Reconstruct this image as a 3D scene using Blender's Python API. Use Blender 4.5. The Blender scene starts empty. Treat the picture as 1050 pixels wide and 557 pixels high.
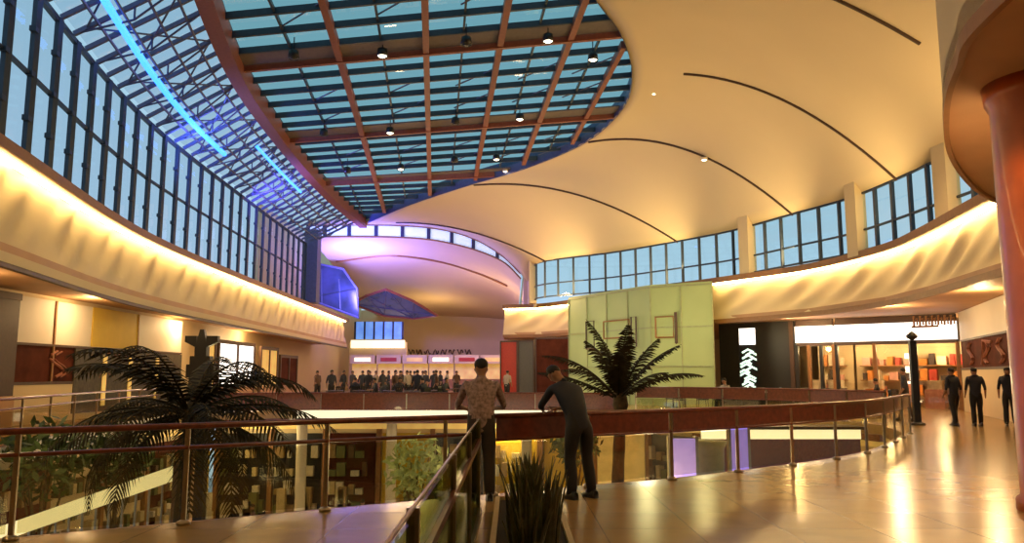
import bpy, bmesh, math, random
from mathutils import Vector, Matrix
random.seed(7)
sc = bpy.context.scene
COL = sc.collection
# ------------------------------------------------------------------ camera
F = 800.0; PITCH = math.atan(105/800); CP, SP = math.cos(PITCH), math.sin(PITCH); EYE = 1.54
cd = bpy.data.cameras.new('camera'); cam = bpy.data.objects.new('camera', cd); COL.objects.link(cam)
cd.sensor_width = 36; cd.lens = 36*F/1050; cd.clip_end = 600; cd.clip_start = 0.05
cam.location = (0, 0, EYE); cam.rotation_euler = (math.pi/2+PITCH, 0, 0); sc.camera = cam
# ------------------------------------------------------------------ world, exposure, area lights
sc.view_settings.view_transform = 'Standard'; sc.view_settings.look = 'None'
sc.view_settings.exposure = 0.0; sc.view_settings.gamma = 1; sc.view_settings.use_curve_mapping = False
sc.cycles.use_denoising = True; sc.cycles.max_bounces = 7; sc.cycles.transparent_max_bounces = 24
sc.cycles.sample_clamp_indirect = 6; sc.cycles.caustics_reflective = False; sc.cycles.caustics_refractive = False
w = bpy.data.worlds.new('dusk_sky'); sc.world = w; w.use_nodes = True
nt = w.node_tree; nt.nodes.clear()
wo = nt.nodes.new('ShaderNodeOutputWorld'); bg = nt.nodes.new('ShaderNodeBackground')
tc = nt.nodes.new('ShaderNodeTexCoord'); sx = nt.nodes.new('ShaderNodeSeparateXYZ'); cr = nt.nodes.new('ShaderNodeValToRGB')
nt.links.new(tc.outputs['Generated'], sx.inputs[0]); nt.links.new(sx.outputs['Z'], cr.inputs[0])
cr.color_ramp.elements[0].position = 0.0; cr.color_ramp.elements[0].color = (0.44, 0.62, 0.80, 1)
cr.color_ramp.elements[1].position = 0.6; cr.color_ramp.elements[1].color = (0.24, 0.46, 0.58, 1)
nt.links.new(cr.outputs[0], bg.inputs[0]); bg.inputs[1].default_value = 1.15
nt.links.new(bg.outputs[0], wo.inputs[0])
WARM = (1.0, 0.66, 0.30)
def area(name, loc, target, size, power, color=WARM, sy=None, spread=math.pi):
    d = bpy.data.lights.new(name, 'AREA'); d.energy = power; d.color = color; d.size = size
    if sy: d.shape = 'RECTANGLE'; d.size_y = sy
    d.spread = spread
    o = bpy.data.objects.new(name, d); COL.objects.link(o); o.location = loc
    o.rotation_euler = (Vector(target)-Vector(loc)).to_track_quat('-Z', 'Y').to_euler(); return o
def point(name, loc, power, color=WARM, r=0.25):
    d = bpy.data.lights.new(name, 'POINT'); d.energy = power; d.color = color; d.shadow_soft_size = r
    o = bpy.data.objects.new(name, d); COL.objects.link(o); o.location = loc; return o
def spot(name, loc, target, power, angle=100, color=WARM, r=0.15):
    d = bpy.data.lights.new(name, 'SPOT'); d.energy = power; d.color = color; d.shadow_soft_size = r
    d.spot_size = math.radians(angle); d.spot_blend = 0.6
    o = bpy.data.objects.new(name, d); COL.objects.link(o); o.location = loc
    o.rotation_euler = (Vector(target)-Vector(loc)).to_track_quat('-Z', 'Y').to_euler(); return o
# ceiling wash from the sill of the right clerestory
for i, (x, y, tx, ty, e) in enumerate([(12.9, 14, 4, 14, 900), (12.9, 20, 4, 23, 1300), (12.7, 26, 5, 29, 1300), (11.4, 32, 3, 36, 1300),
                                    (7.8, 38.5, 0, 43, 1300), (3.5, 44.5, -4, 48, 900)]):
    area('ceiling_wash_light', (x, y, 6.7), (tx, ty, 12.5), 3.5, e*0.17, (1, 0.71, 0.31), 1.0)
for (x, y, e) in [(3, 5, 900), (7.5, 9, 500), (8, 17, 900), (12, 22, 900), (2, 24, 400)]:
    spot('ceiling_downlight_beam', (x, y, 4.95 if y < 12 and x > 4.5 else 9.0), (x, y, 0), e*0.6, 120, r=0.7)
for (x, y, e) in [(-5, 42, 1500), (2, 46, 1200), (-8, 55, 1500), (-2, 68, 2200), (-8, 80, 2000)]:
    point('far_hall_light', (x, y, 6.0), e*0.26, WARM, 0.5)
area('blue_wash_light', (-12.4, 53.9, 9.0), (-9, 60, 13), 1.5, 1700, (0.12, 0.12, 1.0))
area('blue_wash_light', (-13.2, 62, 8.0), (-10, 67, 13), 2.0, 2600, (0.22, 0.18, 1.0))
area('blue_wash_light', (-11.8, 28, 9.4), (-10.5, 31, 12), 1.0, 260, (0.12, 0.22, 1.0))
area('blue_wash_light', (-12.0, 38, 9.4), (-10.6, 41, 12), 1.0, 420, (0.16, 0.14, 1.0))
point('added_soffit_fill', (6.6, 9.6, 3.1), 170, WARM, 0.3)  # added fill to brighten the near soffit underside; no fixture hangs here
for (x, y, e) in [(-6, 20, 500), (0, 24, 500), (6, 24, 400), (-9, 14, 250), (-3, 14, 250), (3, 17, 250), (-11, 33, 400), (0, 34.5, 400)]:
    point('lower_level_light', (x, y, -0.9), e*0.4, (1, 0.78, 0.36), 0.3)
for (x, y, e) in [(-13.4, 19, 120), (-14, 26, 120), (-14.5, 35, 200), (-15, 46, 260), (14.5, 30, 260), (12.8, 36, 260), (14.5, 24, 200), (5, 49, 160)]:
    point('gallery_soffit_light', (x, y, 3.7), e, WARM, 0.2)

# ------------------------------------------------------------------ pixel ray helpers
def ray(px, py):
    u = (px-525)/F; v = (278.5-py)/F
    return Vector((u, CP-v*SP, SP+v*CP))
def atz(px, py, z):
    r = ray(px, py); return Vector((0, 0, EYE))+r*((z-EYE)/r.z)
def aty(px, py, y):
    r = ray(px, py); return Vector((0, 0, EYE))+r*(y/r.y)
# ------------------------------------------------------------------ materials
def mat(name, color, rough=0.6, metal=0, var=0.12, scale=8, bump=0.0, spec=0.5, emit=None, es=0, coat=0):
    m = bpy.data.materials.new(name); m.use_nodes = True; t = m.node_tree; b = t.nodes['Principled BSDF']
    b.inputs['Roughness'].default_value = rough; b.inputs['Metallic'].default_value = metal
    b.inputs['Specular IOR Level'].default_value = spec; b.inputs['Coat Weight'].default_value = coat
    tcn = t.nodes.new('ShaderNodeTexCoord'); n = t.nodes.new('ShaderNodeTexNoise'); n.inputs['Scale'].default_value = scale
    n.inputs['Detail'].default_value = 5; t.links.new(tcn.outputs['Object'], n.inputs['Vector'])
    r = t.nodes.new('ShaderNodeValToRGB'); c = color
    r.color_ramp.elements[0].position = 0.3; r.color_ramp.elements[1].position = 0.7
    r.color_ramp.elements[0].color = (c[0]*(1-var), c[1]*(1-var), c[2]*(1-var), 1)
    r.color_ramp.elements[1].color = (min(1, c[0]*(1+var)), min(1, c[1]*(1+var)), min(1, c[2]*(1+var)), 1)
    t.links.new(n.outputs['Fac'], r.inputs[0]); t.links.new(r.outputs[0], b.inputs['Base Color'])
    if bump:
        bp = t.nodes.new('ShaderNodeBump'); bp.inputs['Strength'].default_value = bump
        t.links.new(n.outputs['Fac'], bp.inputs['Height']); t.links.new(bp.outputs[0], b.inputs['Normal'])
    if emit:
        b.inputs['Emission Color'].default_value = (*emit, 1); b.inputs['Emission Strength'].default_value = es
    return m
def glass(name, tint, gloss=0.08, rough=0.03):
    m = bpy.data.materials.new(name); m.use_nodes = True; t = m.node_tree; t.nodes.clear()
    o = t.nodes.new('ShaderNodeOutputMaterial'); mx = t.nodes.new('ShaderNodeMixShader')
    a = t.nodes.new('ShaderNodeBsdfTransparent'); g = t.nodes.new('ShaderNodeBsdfGlossy')
    a.inputs[0].default_value = (*tint, 1); g.inputs['Roughness'].default_value = rough; g.inputs[0].default_value = (1, 1, 1, 1)
    mx.inputs[0].default_value = gloss
    t.links.new(a.outputs[0], mx.inputs[1]); t.links.new(g.outputs[0], mx.inputs[2]); t.links.new(mx.outputs[0], o.inputs[0]); return m
M = {}
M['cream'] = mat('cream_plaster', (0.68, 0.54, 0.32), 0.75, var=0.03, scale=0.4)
M['shell'] = mat('cream_ceiling_plaster', (0.70, 0.55, 0.34), 0.7, var=0.03, scale=0.3)
M['white'] = mat('white_board', (0.74, 0.68, 0.58), 0.6, var=0.03, scale=1)
M['yellow'] = mat('yellow_board', (0.62, 0.42, 0.03), 0.6, var=0.05, scale=2)
M['maroon'] = mat('maroon_graphic_board', (0.085, 0.022, 0.012), 0.8, var=0.3, scale=2, spec=0.1)
M['pinkline'] = mat('pink_lettering', (0.26, 0.09, 0.05), 0.6)
M['trim'] = mat('bronze_trim', (0.30, 0.14, 0.045), 0.5, var=0.1)
M['darktrim'] = mat('dark_bronze', (0.07, 0.035, 0.02), 0.5)
M['mullion'] = mat('dark_blue_grey_steel', (0.035, 0.05, 0.075), 0.45, 0.2)
M['steel'] = mat('blue_grey_painted_steel', (0.10, 0.11, 0.22), 0.5, 0.2)
M['redsteel'] = mat('rust_red_painted_steel', (0.26, 0.08, 0.05), 0.5)
M['greysteel'] = mat('grey_soffit_steel', (0.13, 0.10, 0.10), 0.6)
M['rail'] = mat('dark_red_wood', (0.16, 0.035, 0.015), 0.3, var=0.3, scale=12, coat=0.3)
M['chrome'] = mat('brushed_metal', (0.35, 0.28, 0.2), 0.3, 0.9)
M['black'] = mat('black_panel', (0.012, 0.010, 0.010), 0.35)
M['redpanel'] = mat('red_panel', (0.45, 0.035, 0.015), 0.5)
M['greypanel'] = mat('grey_panel', (0.09, 0.09, 0.07), 0.5)
M['column'] = mat('polished_orange_stucco', (0.46, 0.10, 0.02), 0.35, var=0.12, scale=3, coat=0.2)
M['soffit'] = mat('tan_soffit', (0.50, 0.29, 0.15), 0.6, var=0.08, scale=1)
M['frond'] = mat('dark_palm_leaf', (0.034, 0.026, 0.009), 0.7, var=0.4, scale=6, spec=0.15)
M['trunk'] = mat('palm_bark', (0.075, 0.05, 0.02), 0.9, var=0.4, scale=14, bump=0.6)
M['grass'] = mat('olive_blade_leaf', (0.11, 0.10, 0.035), 0.6, var=0.6, scale=5)
M['foliage'] = mat('pale_foliage', (0.42, 0.50, 0.20), 0.6, var=0.3, scale=9)
M['shrub'] = mat('green_shrub_leaf', (0.06, 0.09, 0.02), 0.6, var=0.5, scale=9)
M['planter'] = mat('tan_stone', (0.50, 0.36, 0.17), 0.5, var=0.1, scale=5)
M['soil'] = mat('dark_soil', (0.03, 0.02, 0.01), 0.9)
M['cove'] = mat('cove_lamp', (1, .9, .6), 0.5, emit=(1.0, 0.74, 0.32), es=24)
M['signwhite'] = mat('backlit_white_sign', (1, 1, 1), 0.5, emit=(1.0, 0.92, 0.82), es=2.2)
M['signwarm'] = mat('backlit_cream_sign', (1, .9, .7), 0.5, emit=(1.0, 0.86, 0.52), es=1.5)
M['goldlit'] = mat('backlit_gold_panel', (.8, .6, .2), 0.5, emit=(0.60, 0.36, 0.09), es=0.55, var=0.25, scale=1.5)
M['violet'] = mat('backlit_violet_panel', (.4, .3, .8), 0.5, emit=(0.32, 0.22, 0.85), es=0.8, var=0.3, scale=2)
M['blueled'] = mat('blue_neon', (0.1, 0.3, 1), 0.5, emit=(0.03, 0.22, 1.0), es=3.2)
M['lamp'] = mat('downlight_lens', (1, 1, 1), 0.5, emit=(1, 0.85, 0.6), es=9)
M['lamp_off'] = mat('dark_downlight_lens', (0.02, 0.02, 0.02), 0.3)
M['skin'] = mat('skin', (0.30, 0.15, 0.085), 0.6, var=0.05)
M['hair'] = mat('dark_hair', (0.012, 0.008, 0.006), 0.7)
M['greenglass'] = mat('pale_green_frosted_glass', (0.42, 0.50, 0.22), 0.6, var=0.04, scale=0.8)
M['glass_left'] = glass('clear_window_glass', (0.82, 0.86, 0.90))
M['glass_right'] = glass('blue_window_glass', (0.84, 0.92, 0.88))
M['glass_sky'] = glass('teal_skylight_glass', (0.48, 0.68, 0.65), 0.1)
M['glass_guard'] = glass('guard_glass', (0.86, 0.85, 0.74), 0.10)
M['glass_shop'] = glass('shop_glass', (0.9, 0.88, 0.82), 0.08)
# marble floor: large polished tiles
def floor_mat(name, c1, c2, rough):
    m = mat(name, c1, rough, var=0.1, scale=0.7); t = m.node_tree; b = t.nodes['Principled BSDF']
    br = t.nodes.new('ShaderNodeTexBrick'); br.offset = 0.0; br.inputs['Scale'].default_value = 1.0
    br.inputs['Brick Width'].default_value = 0.9; br.inputs['Row Height'].default_value = 0.9
    br.inputs['Mortar Size'].default_value = 0.006; br.inputs['Color1'].default_value = (*c1, 1); br.inputs['Color2'].default_value = (*c2, 1)
    br.inputs['Mortar'].default_value = (c1[0]*.6, c1[1]*.6, c1[2]*.6, 1)
    tcn = t.nodes['Texture Coordinate']; t.links.new(tcn.outputs['Object'], br.inputs['Vector'])
    mix = t.nodes.new('ShaderNodeMixRGB'); mix.blend_type = 'MULTIPLY'; mix.inputs[0].default_value = 0.35
    t.links.new(br.outputs['Color'], mix.inputs[1])
    n2 = t.nodes.new('ShaderNodeTexNoise'); n2.inputs['Scale'].default_value = 1.1; n2.inputs['Detail'].default_value = 8; n2.inputs['Distortion'].default_value = 1.4
    t.links.new(tcn.outputs['Object'], n2.inputs['Vector']); t.links.new(n2.outputs['Fac'], mix.inputs[2])
    t.links.new(mix.outputs[0], b.inputs['Base Color'])
    bp = t.nodes.new('ShaderNodeBump'); bp.inputs['Strength'].default_value = 0.05; bp.inputs['Distance'].default_value = 0.05
    t.links.new(n2.outputs['Fac'], bp.inputs['Height']); t.links.new(bp.outputs[0], b.inputs['Normal'])
    return m
M['floor'] = floor_mat('polished_tan_marble', (0.50, 0.30, 0.11), (0.42, 0.25, 0.09), 0.22)
M['floorlow'] = floor_mat('polished_beige_marble', (0.40, 0.30, 0.15), (0.34, 0.25, 0.12), 0.2)
# ------------------------------------------------------------------ mesh helpers
class MB:
    def __init__(s): s.v = []; s.f = []; s.mi = []
    def quad(s, a, b, c, d, mi=0):
        n = len(s.v); s.v += [tuple(a), tuple(b), tuple(c), tuple(d)]; s.f.append((n, n+1, n+2, n+3)); s.mi.append(mi); return s
    def poly(s, pts, mi=0):
        n = len(s.v); s.v += [tuple(p) for p in pts]; s.f.append(tuple(range(n, n+len(pts)))); s.mi.append(mi); return s
    def hexa(s, c, mi=0):   # 8 corners: bottom 4 ccw, top 4 ccw
        n = len(s.v); s.v += [tuple(p) for p in c]
        for q in ((0, 3, 2, 1), (4, 5, 6, 7), (0, 1, 5, 4), (1, 2, 6, 5), (2, 3, 7, 6), (3, 0, 4, 7)):
            s.f.append(tuple(n+i for i in q)); s.mi.append(mi)
        return s
    def box(s, x0, x1, y0, y1, z0, z1, mi=0):
        return s.hexa([(x0, y0, z0), (x1, y0, z0), (x1, y1, z0), (x0, y1, z0), (x0, y0, z1), (x1, y0, z1), (x1, y1, z1), (x0, y1, z1)], mi)
    def beam(s, a, b, wd, h, mi=0):     # rectangular bar between points; h along the up side
        a = Vector(a); b = Vector(b); d = (b-a).normalized(); up = Vector((0, 0, 1))
        if abs(d.z) > 0.95: up = Vector((0, 1, 0))
        sd = d.cross(up).normalized()*wd/2; u = sd.cross(d).normalized()*h/2
        return s.hexa([a-sd-u, a+sd-u, b+sd-u, b-sd-u, a-sd+u, a+sd+u, b+sd+u, b-sd+u], mi)
    def tube(s, pts, r, seg=8, cap=True, mi=0):
        pts = [Vector(p) for p in pts]; rs = r if isinstance(r, (list, tuple)) else [r]*len(pts); rings = []
        for i, p in enumerate(pts):
            d = (pts[min(i+1, len(pts)-1)]-pts[max(i-1, 0)]).normalized()
            up = Vector((0, 0, 1)) if abs(d.z) < 0.9 else Vector((0, 1, 0))
            a = d.cross(up).normalized(); b = a.cross(d).normalized(); n = len(s.v)
            for k in range(seg):
                t = 2*math.pi*k/seg; s.v.append(tuple(p+(a*math.cos(t)+b*math.sin(t))*rs[i]))
            rings.append(n)
        for i in range(len(rings)-1):
            for k in range(seg):
                k2 = (k+1) % seg; s.f.append((rings[i]+k, rings[i]+k2, rings[i+1]+k2, rings[i+1]+k)); s.mi.append(mi)
        if cap:
            s.f.append(tuple(rings[0]+k for k in range(seg))[::-1]); s.mi.append(mi)
            s.f.append(tuple(rings[-1]+k for k in range(seg))); s.mi.append(mi)
        return s
    def lathe(s, prof, c=(0, 0, 0), seg=24, mi=0):
        n = len(s.v)
        for (r, z) in prof:
            for k in range(seg):
                t = 2*math.pi*k/seg; s.v.append((c[0]+r*math.cos(t), c[1]+r*math.sin(t), c[2]+z))
        for i in range(len(prof)-1):
            for k in range(seg):
                k2 = (k+1) % seg; s.f.append((n+i*seg+k, n+i*seg+k2, n+(i+1)*seg+k2, n+(i+1)*seg+k)); s.mi.append(mi)
        s.f.append(tuple(n+k for k in range(seg))[::-1]); s.mi.append(mi)
        m = n+(len(prof)-1)*seg; s.f.append(tuple(m+k for k in range(seg))); s.mi.append(mi)
        return s
    def prism(s, pts, z0, z1, mi=0):
        n = len(s.v); k = len(pts); s.v += [(p[0], p[1], z0) for p in pts]+[(p[0], p[1], z1) for p in pts]
        s.f.append(tuple(range(n+k-1, n-1, -1))); s.mi.append(mi); s.f.append(tuple(range(n+k, n+2*k))); s.mi.append(mi)
        for i in range(k):
            j = (i+1) % k; s.f.append((n+i, n+j, n+k+j, n+k+i)); s.mi.append(mi)
        return s
    def build(s, name, m, parent=None, smooth=False, loc=None):
        me = bpy.data.meshes.new(name); me.from_pydata(s.v, [], s.f)
        ms = m if isinstance(m, (list, tuple)) else [m]
        for q in ms: me.materials.append(q)
        for p, i in zip(me.polygons, s.mi): p.material_index = i; p.use_smooth = smooth
        me.update(); o = bpy.data.objects.new(name, me); COL.objects.link(o)
        if loc is not None: o.location = loc
        if parent: o.parent = parent
        return o
def tag(o, label=None, cat=None, group=None, kind=None):
    if label: o['label'] = label
    if cat: o['category'] = cat
    if group: o['group'] = group
    if kind: o['kind'] = kind
    return o
def empty(name, loc=(0, 0, 0), rz=0):
    o = bpy.data.objects.new(name, None); COL.objects.link(o); o.location = loc; o.rotation_euler = (0, 0, rz); o.empty_display_size = 0.2; return o
def thing(name, label, cat, loc=(0, 0, 0), rz=0, group=None):
    return tag(empty(name, loc, rz), label, cat, group)
def copy_tree(o, loc, rz=0, label=None, scale=None):
    def cp(src, parent):
        c = src.copy(); COL.objects.link(c)
        if parent: c.parent = parent
        for ch in src.children: cp(ch, c)
        return c
    r = cp(o, None); r.location = loc; r.rotation_euler = (0, 0, rz)
    if scale: r.scale = (scale,)*3
    if label: r['label'] = label
    return r
def struct(o, label, cat): return tag(o, label, cat, None, 'structure')
def cr_curve(pts, n):      # Catmull-Rom through points, n samples per span
    P = [Vector(p) for p in pts]; P = [P[0]*2-P[1]]+P+[P[-1]*2-P[-2]]; out = []
    for i in range(1, len(P)-2):
        for k in range(n):
            t = k/n; a, b, c, d = P[i-1], P[i], P[i+1], P[i+2]
            out.append(0.5*((2*b)+(c-a)*t+(2*a-5*b+4*c-d)*t*t+(3*b-a-3*c+d)*t**3))
    out.append(P[-2]); return out
def resample(pts, step):
    out = [pts[0].copy()]; acc = 0
    for a, b in zip(pts[:-1], pts[1:]):
        L = (b-a).length; d = (b-a)
        while acc+L >= step:
            q = (step-acc)/L; a = a+(b-a)*q; out.append(a.copy()); L = (b-a).length; acc = 0
            if L < 1e-6: break
        acc += L
    if (out[-1]-pts[-1]).length > step*0.3: out.append(pts[-1].copy())
    return out
def normals(pts, side):    # 2-D left normals * side
    out = []
    for i in range(len(pts)):
        d = (pts[min(i+1, len(pts)-1)]-pts[max(i-1, 0)]); d.z = 0 if len(d) > 2 else 0
        d = d.normalized(); out.append(Vector((-d.y, d.x, 0))*side)
    return out
def V3(p, z=0): return Vector((p[0], p[1], z))
def extrude_profile(name, pts, prof, m, side=1, parent=None, smooth=False, fold=0, fs=1.4, closed=True):
    """sweep a (offset, z) profile along a plan curve; side says which way is offset > 0"""
    N = normals(pts, side); mb = MB(); k = len(prof); s = 0; base = len(mb.v)
    for i, (p, n) in enumerate(zip(pts, N)):
        if i: s += (pts[i]-pts[i-1]).length
        for (o, z) in prof:
            dz = fold*math.sin(2*math.pi*(s/fs+z*0.9*(1 if side > 0 else -1)))*(0.6+0.4*math.sin(s*1.7))*min(1, (z-prof[-1][1])/.5) if fold else 0
            q = p+n*(o+dz); mb.v.append((q.x, q.y, z))
    kk = k if closed else k-1
    for i in range(len(pts)-1):
        for j in range(kk):
            j2 = (j+1) % k; a = i*k; b = (i+1)*k
            mb.f.append((a+j, b+j, b+j2, a+j2)); mb.mi.append(0)
    if closed:
        mb.f.append(tuple(range(k))); mb.mi.append(0); e = (len(pts)-1)*k; mb.f.append(tuple(range(e+k-1, e-1, -1))); mb.mi.append(0)
    return mb.build(name, m, parent, smooth)

# ------------------------------------------------------------------ plan curves
WL = [V3(p) for p in [(-6.5, -2), (-8.2, 4), (-9.4, 10), (-10.6, 16), (-12.0, 22.7), (-12.75, 28.5), (-13.25, 38.3), (-13.8, 52), (-14.4, 68)]]
WLc = cr_curve(WL, 14)
WR = [V3(p) for p in [(11.5, 14.5), (12.3, 19.6), (13.2, 24.5), (13.5, 28), (12.6, 33), (9.9, 37.8), (6.8, 43), (3.8, 49.0), (1.8, 51.8), (-0.6, 52.6)]]
WRc = cr_curve(WR, 12)
near_pts = [V3(p) for p in [(-10.2, 5.2), (-7.0, 6.4), (-4.8, 7.6), (-3.3, 8.5), (-1.7, 9.5), (-0.3, 10.3), (1.0, 11.1), (3.1, 12.4), (6.8, 15.6), (10.2, 20.6)]]
far_pts = [V3(p) for p in [(11.2, 24.0), (10.2, 27.6), (7.6, 30.6), (4.5, 32.4), (1.5, 33), (-4, 33), (-9, 33), (-12.2, 31.5)]]
left_pts = [V3(p) for p in [(-12.7, 28.5), (-11.95, 22.7), (-10.55, 16), (-9.9, 10.5)]]
nearC = cr_curve(near_pts, 8); farC = cr_curve(far_pts, 6); leftC = cr_curve(left_pts, 6)
VOID = nearC+farC+leftC
# ------------------------------------------------------------------ floors
def floor_with_hole(name, outer, hole, z, th, m):
    bm = bmesh.new(); 
    vo = [bm.verts.new((x, y, z)) for x, y in outer]; vh = [bm.verts.new((p.x, p.y, z)) for p in hole]
    es = [bm.edges.new((vo[i], vo[(i+1) % len(vo)])) for i in range(len(vo))]
    es += [bm.edges.new((vh[i], vh[(i+1) % len(vh)])) for i in range(len(vh))]
    bmesh.ops.triangle_fill(bm, use_beauty=True, use_dissolve=False, edges=es)
    def inside(c):
        r = False; n = len(hole)
        for i in range(n):
            a, b = hole[i], hole[(i+1) % n]
            if (a.y > c.y) != (b.y > c.y) and c.x < (b.x-a.x)*(c.y-a.y)/(b.y-a.y)+a.x: r = not r
        return r
    bad = [f for f in bm.faces if inside(f.calc_center_median())]
    bmesh.ops.delete(bm, geom=bad, context='FACES')
    ret = bmesh.ops.extrude_face_region(bm, geom=list(bm.faces))
    for e in ret['geom']:
        if isinstance(e, bmesh.types.BMVert): e.co.z -= th
    bmesh.ops.recalc_face_normals(bm, faces=bm.faces)
    me = bpy.data.meshes.new(name); bm.to_mesh(me); bm.free(); me.materials.append(m)
    o = bpy.data.objects.new(name, me); COL.objects.link(o); return o
struct(floor_with_hole('floor', [(-19, -9), (24, -9), (24, 97), (-19, 97)], VOID, 0.0, 0.34, M['floor']), 'polished golden tan marble floor of the upper level around the opening', 'floor')
lf = MB().box(-19, 24, -9, 60, -5.3, -5.0).build('floor', M['floorlow']); struct(lf, 'pale floor of the lower level seen down through the opening', 'floor')
# slab edge fascias round the void
extrude_profile('trim_1', nearC, [(0.0, -0.34), (0.0, 0.0), (0.05, 0.0), (0.05, -0.34)], M['trim'], 1); struct(bpy.data.objects['trim_1'], 'bronze slab edge below the near glass guard', 'trim')
struct(extrude_profile('trim_2', farC[24:37], [(0.0, -0.29), (0.0, 0.03), (0.06, 0.03), (0.06, -0.29)], mat('self_glowing_slab_edge', (.9, .85, .7), .5, emit=(1, .88, .62), es=.85), 1), 'bright white slab edge of the far walkway', 'trim')  # brightness of the white edge is put in as emission; it is no lamp
struct(extrude_profile('trim_3', farC, [(0.0, -0.50), (0.0, -0.29), (0.12, -0.29), (0.12, -0.50)], M['rail'], 1), 'dark red band below the white slab edge of the far walkway', 'trim')
struct(extrude_profile('trim_4', leftC, [(0.0, -0.45), (0.0, 0.02), (0.05, 0.02), (0.05, -0.45)], M['white'], 1), 'pale slab edge of the left gallery', 'trim')

# ------------------------------------------------------------------ left wall: fascia, trim, cove, windows
wl = resample(WLc, 0.35)
prof = [(-0.30+0.30*(i/15)**1.5, 6.12-2.07*i/15) for i in range(16)]
o = extrude_profile('wall_left', wl, prof, M['cream'], -1, smooth=True, fold=0.085, fs=1.5, closed=False); struct(o, 'cream rippled fascia wall lit by the cove on the left', 'wall')
struct(extrude_profile('trim_5', wl, [(0.0, 3.84), (0.0, 4.05), (0.10, 4.05), (0.10, 3.84)], M['cream'], -1), 'cream lower lip of the left fascia', 'trim')
struct(extrude_profile('trim_6', wl, [(-0.05, 3.74), (-0.05, 3.84), (0.08, 3.84), (0.08, 3.74)], M['darktrim'], -1), 'dark line under the left fascia', 'trim')
struct(extrude_profile('trim_7', wl, [(-0.45, 6.12), (-0.45, 6.30), (0.22, 6.30), (0.22, 6.06), (0.16, 6.06), (0.16, 6.12)], M['trim'], -1), 'bronze ledge above the left cove light', 'trim')
cvl = extrude_profile('cove_lamp', wl, [(-0.20, 6.03), (-0.20, 6.10), (-0.08, 6.10), (-0.08, 6.03)], M['cove'], -1); tag(cvl, 'long warm cove lamp running under the bronze ledge of the left fascia', 'lamp')
# left window wall
wwin = resample([p for p in WLc if p.y > 3.5 and p.y < 52.5], 1.38)
W0, W1 = 6.30, 10.3
NW = normals(wwin, -1)
win = empty('window_1'); struct(win, 'tall left window wall with dark mullions above the lit fascia', 'window')
g = MB()
for a, b, n1, n2 in zip(wwin[:-1], wwin[1:], NW[:-1], NW[1:]):
    g.quad(V3(a-n1*0.2, W0), V3(b-n2*0.2, W0), V3(b-n2*0.2, W1), V3(a-n1*0.2, W1))
g.build('glass_pane', M['glass_left'], win)
for i, (p, n) in enumerate(zip(wwin, NW)):
    q = p-n*0.12
    mb = MB().beam(V3(q, W0), V3(q, W1), 0.11, 0.20)
    for z in (7.25, 8.3, 9.35): 
        t = Vector((n.y, -n.x, 0)); mb.beam(V3(q, z)-t*0.0, V3(q, z)+t*0.20, 0.14, 0.12)
    mb.build('mullion', M['mullion'], win)
for z in (6.36, 8.3, 10.3):
    extrude_profile('transom', wwin, [(-0.22, z-0.03 if z != 10.3 else z-0.1), (-0.22, z+0.03), (-0.10, z+0.03), (-0.10, z-0.03 if z != 10.3 else z-0.1)], M['mullion'], -1, parent=win)
# blue steel end pier of that window wall
struct(MB().box(-14.1, -13.2, 52.3, 53.3, 6.3, 11.3).build('trim_8', M['steel']), 'blue lit pier closing the left window wall', 'trim')

# ------------------------------------------------------------------ roof: left glass strip, red edge beam, leaf skylight
BR = [V3(p, z) for p, z in [((-5.0, 9.5), 12.2), ((-7.0, 14.5), 12.0), ((-8.6, 20.8), 12.0), ((-9.7, 26.5), 12.0), ((-10.25, 32), 12.0), ((-10.6, 38), 12.0), ((-10.75, 46), 12.0), ((-10.5, 54.2), 12.0)]]
EDp = [((-5.0, 9.5), 12.2), ((-2.5, 13), 12.7), ((0.3, 18), 13.3)]
def pz(px, py, z): return atz(px, py, z)
ED = [V3(p, z) for p, z in EDp]+[pz(611, 0, 13.5), pz(638, 38, 13.6), pz(648, 78, 13.6), pz(638, 112, 13.5), pz(600, 146, 13.3), pz(540, 172, 12.9), pz(480, 190, 12.5), pz(420, 210, 12.2), V3((-10.5, 54.2), 12.0)]
BRc = cr_curve(BR, 12); EDc = cr_curve(ED, 10)
def edge_at(curve, y):
    for a, b in zip(curve[:-1], curve[1:]):
        if a.y <= y <= b.y or b.y <= y <= a.y:
            t = (y-a.y)/(b.y-a.y) if abs(b.y-a.y) > 1e-9 else 0; return a.lerp(b, t)
    return curve[-1] if y > curve[-1].y else curve[0]
# left glass roof
lr = empty('ceiling'); struct(lr, 'steel and glass roof strip between the left windows and the red edge beam', 'roof')
g = MB(); ys = [8+0.95*i for i in range(48)]
wlr = [p-n*0.1 for p, n in zip(wl, normals(wl, -1))]
rows = []
for y in ys:
    a = edge_at(wlr, y).copy(); a.z = 10.35; b = edge_at(BRc, y).copy() if y > 9.5 else V3((-5, y), 12.2); rows.append((a, b))
for (a, b), (c, d) in zip(rows[:-1], rows[1:]): g.quad(a+Vector((0, 0, .15)), b+Vector((0, 0, .15)), d+Vector((0, 0, .15)), c+Vector((0, 0, .15)))
g.build('glass_pane', M['glass_left'], lr)
for i, (a, b) in enumerate(rows):
    d = (b-a); b2 = b-d*0.02
    r = MB().beam(a, b2, 0.09, 0.12)
    if i % 2 == 0:   # bowed lower chord with struts
        mid = a.lerp(b2, 0.5)-Vector((0, 0, 0.42)); r.tube([a, mid, b2], 0.03, 6); r.beam(a.lerp(b2, 0.5), mid, 0.04, 0.04)
    r.build('rafter', M['steel'], lr)
for t in (0.2, 0.4, 0.6, 0.8):
    mb = MB(); mb.tube([a.lerp(b, t)-Vector((0, 0, .06 if t != 0.4 else .1)) for a, b in rows], 0.045, 6); mb.build('purlin', M['steel'], lr)
mb = MB()
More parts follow.
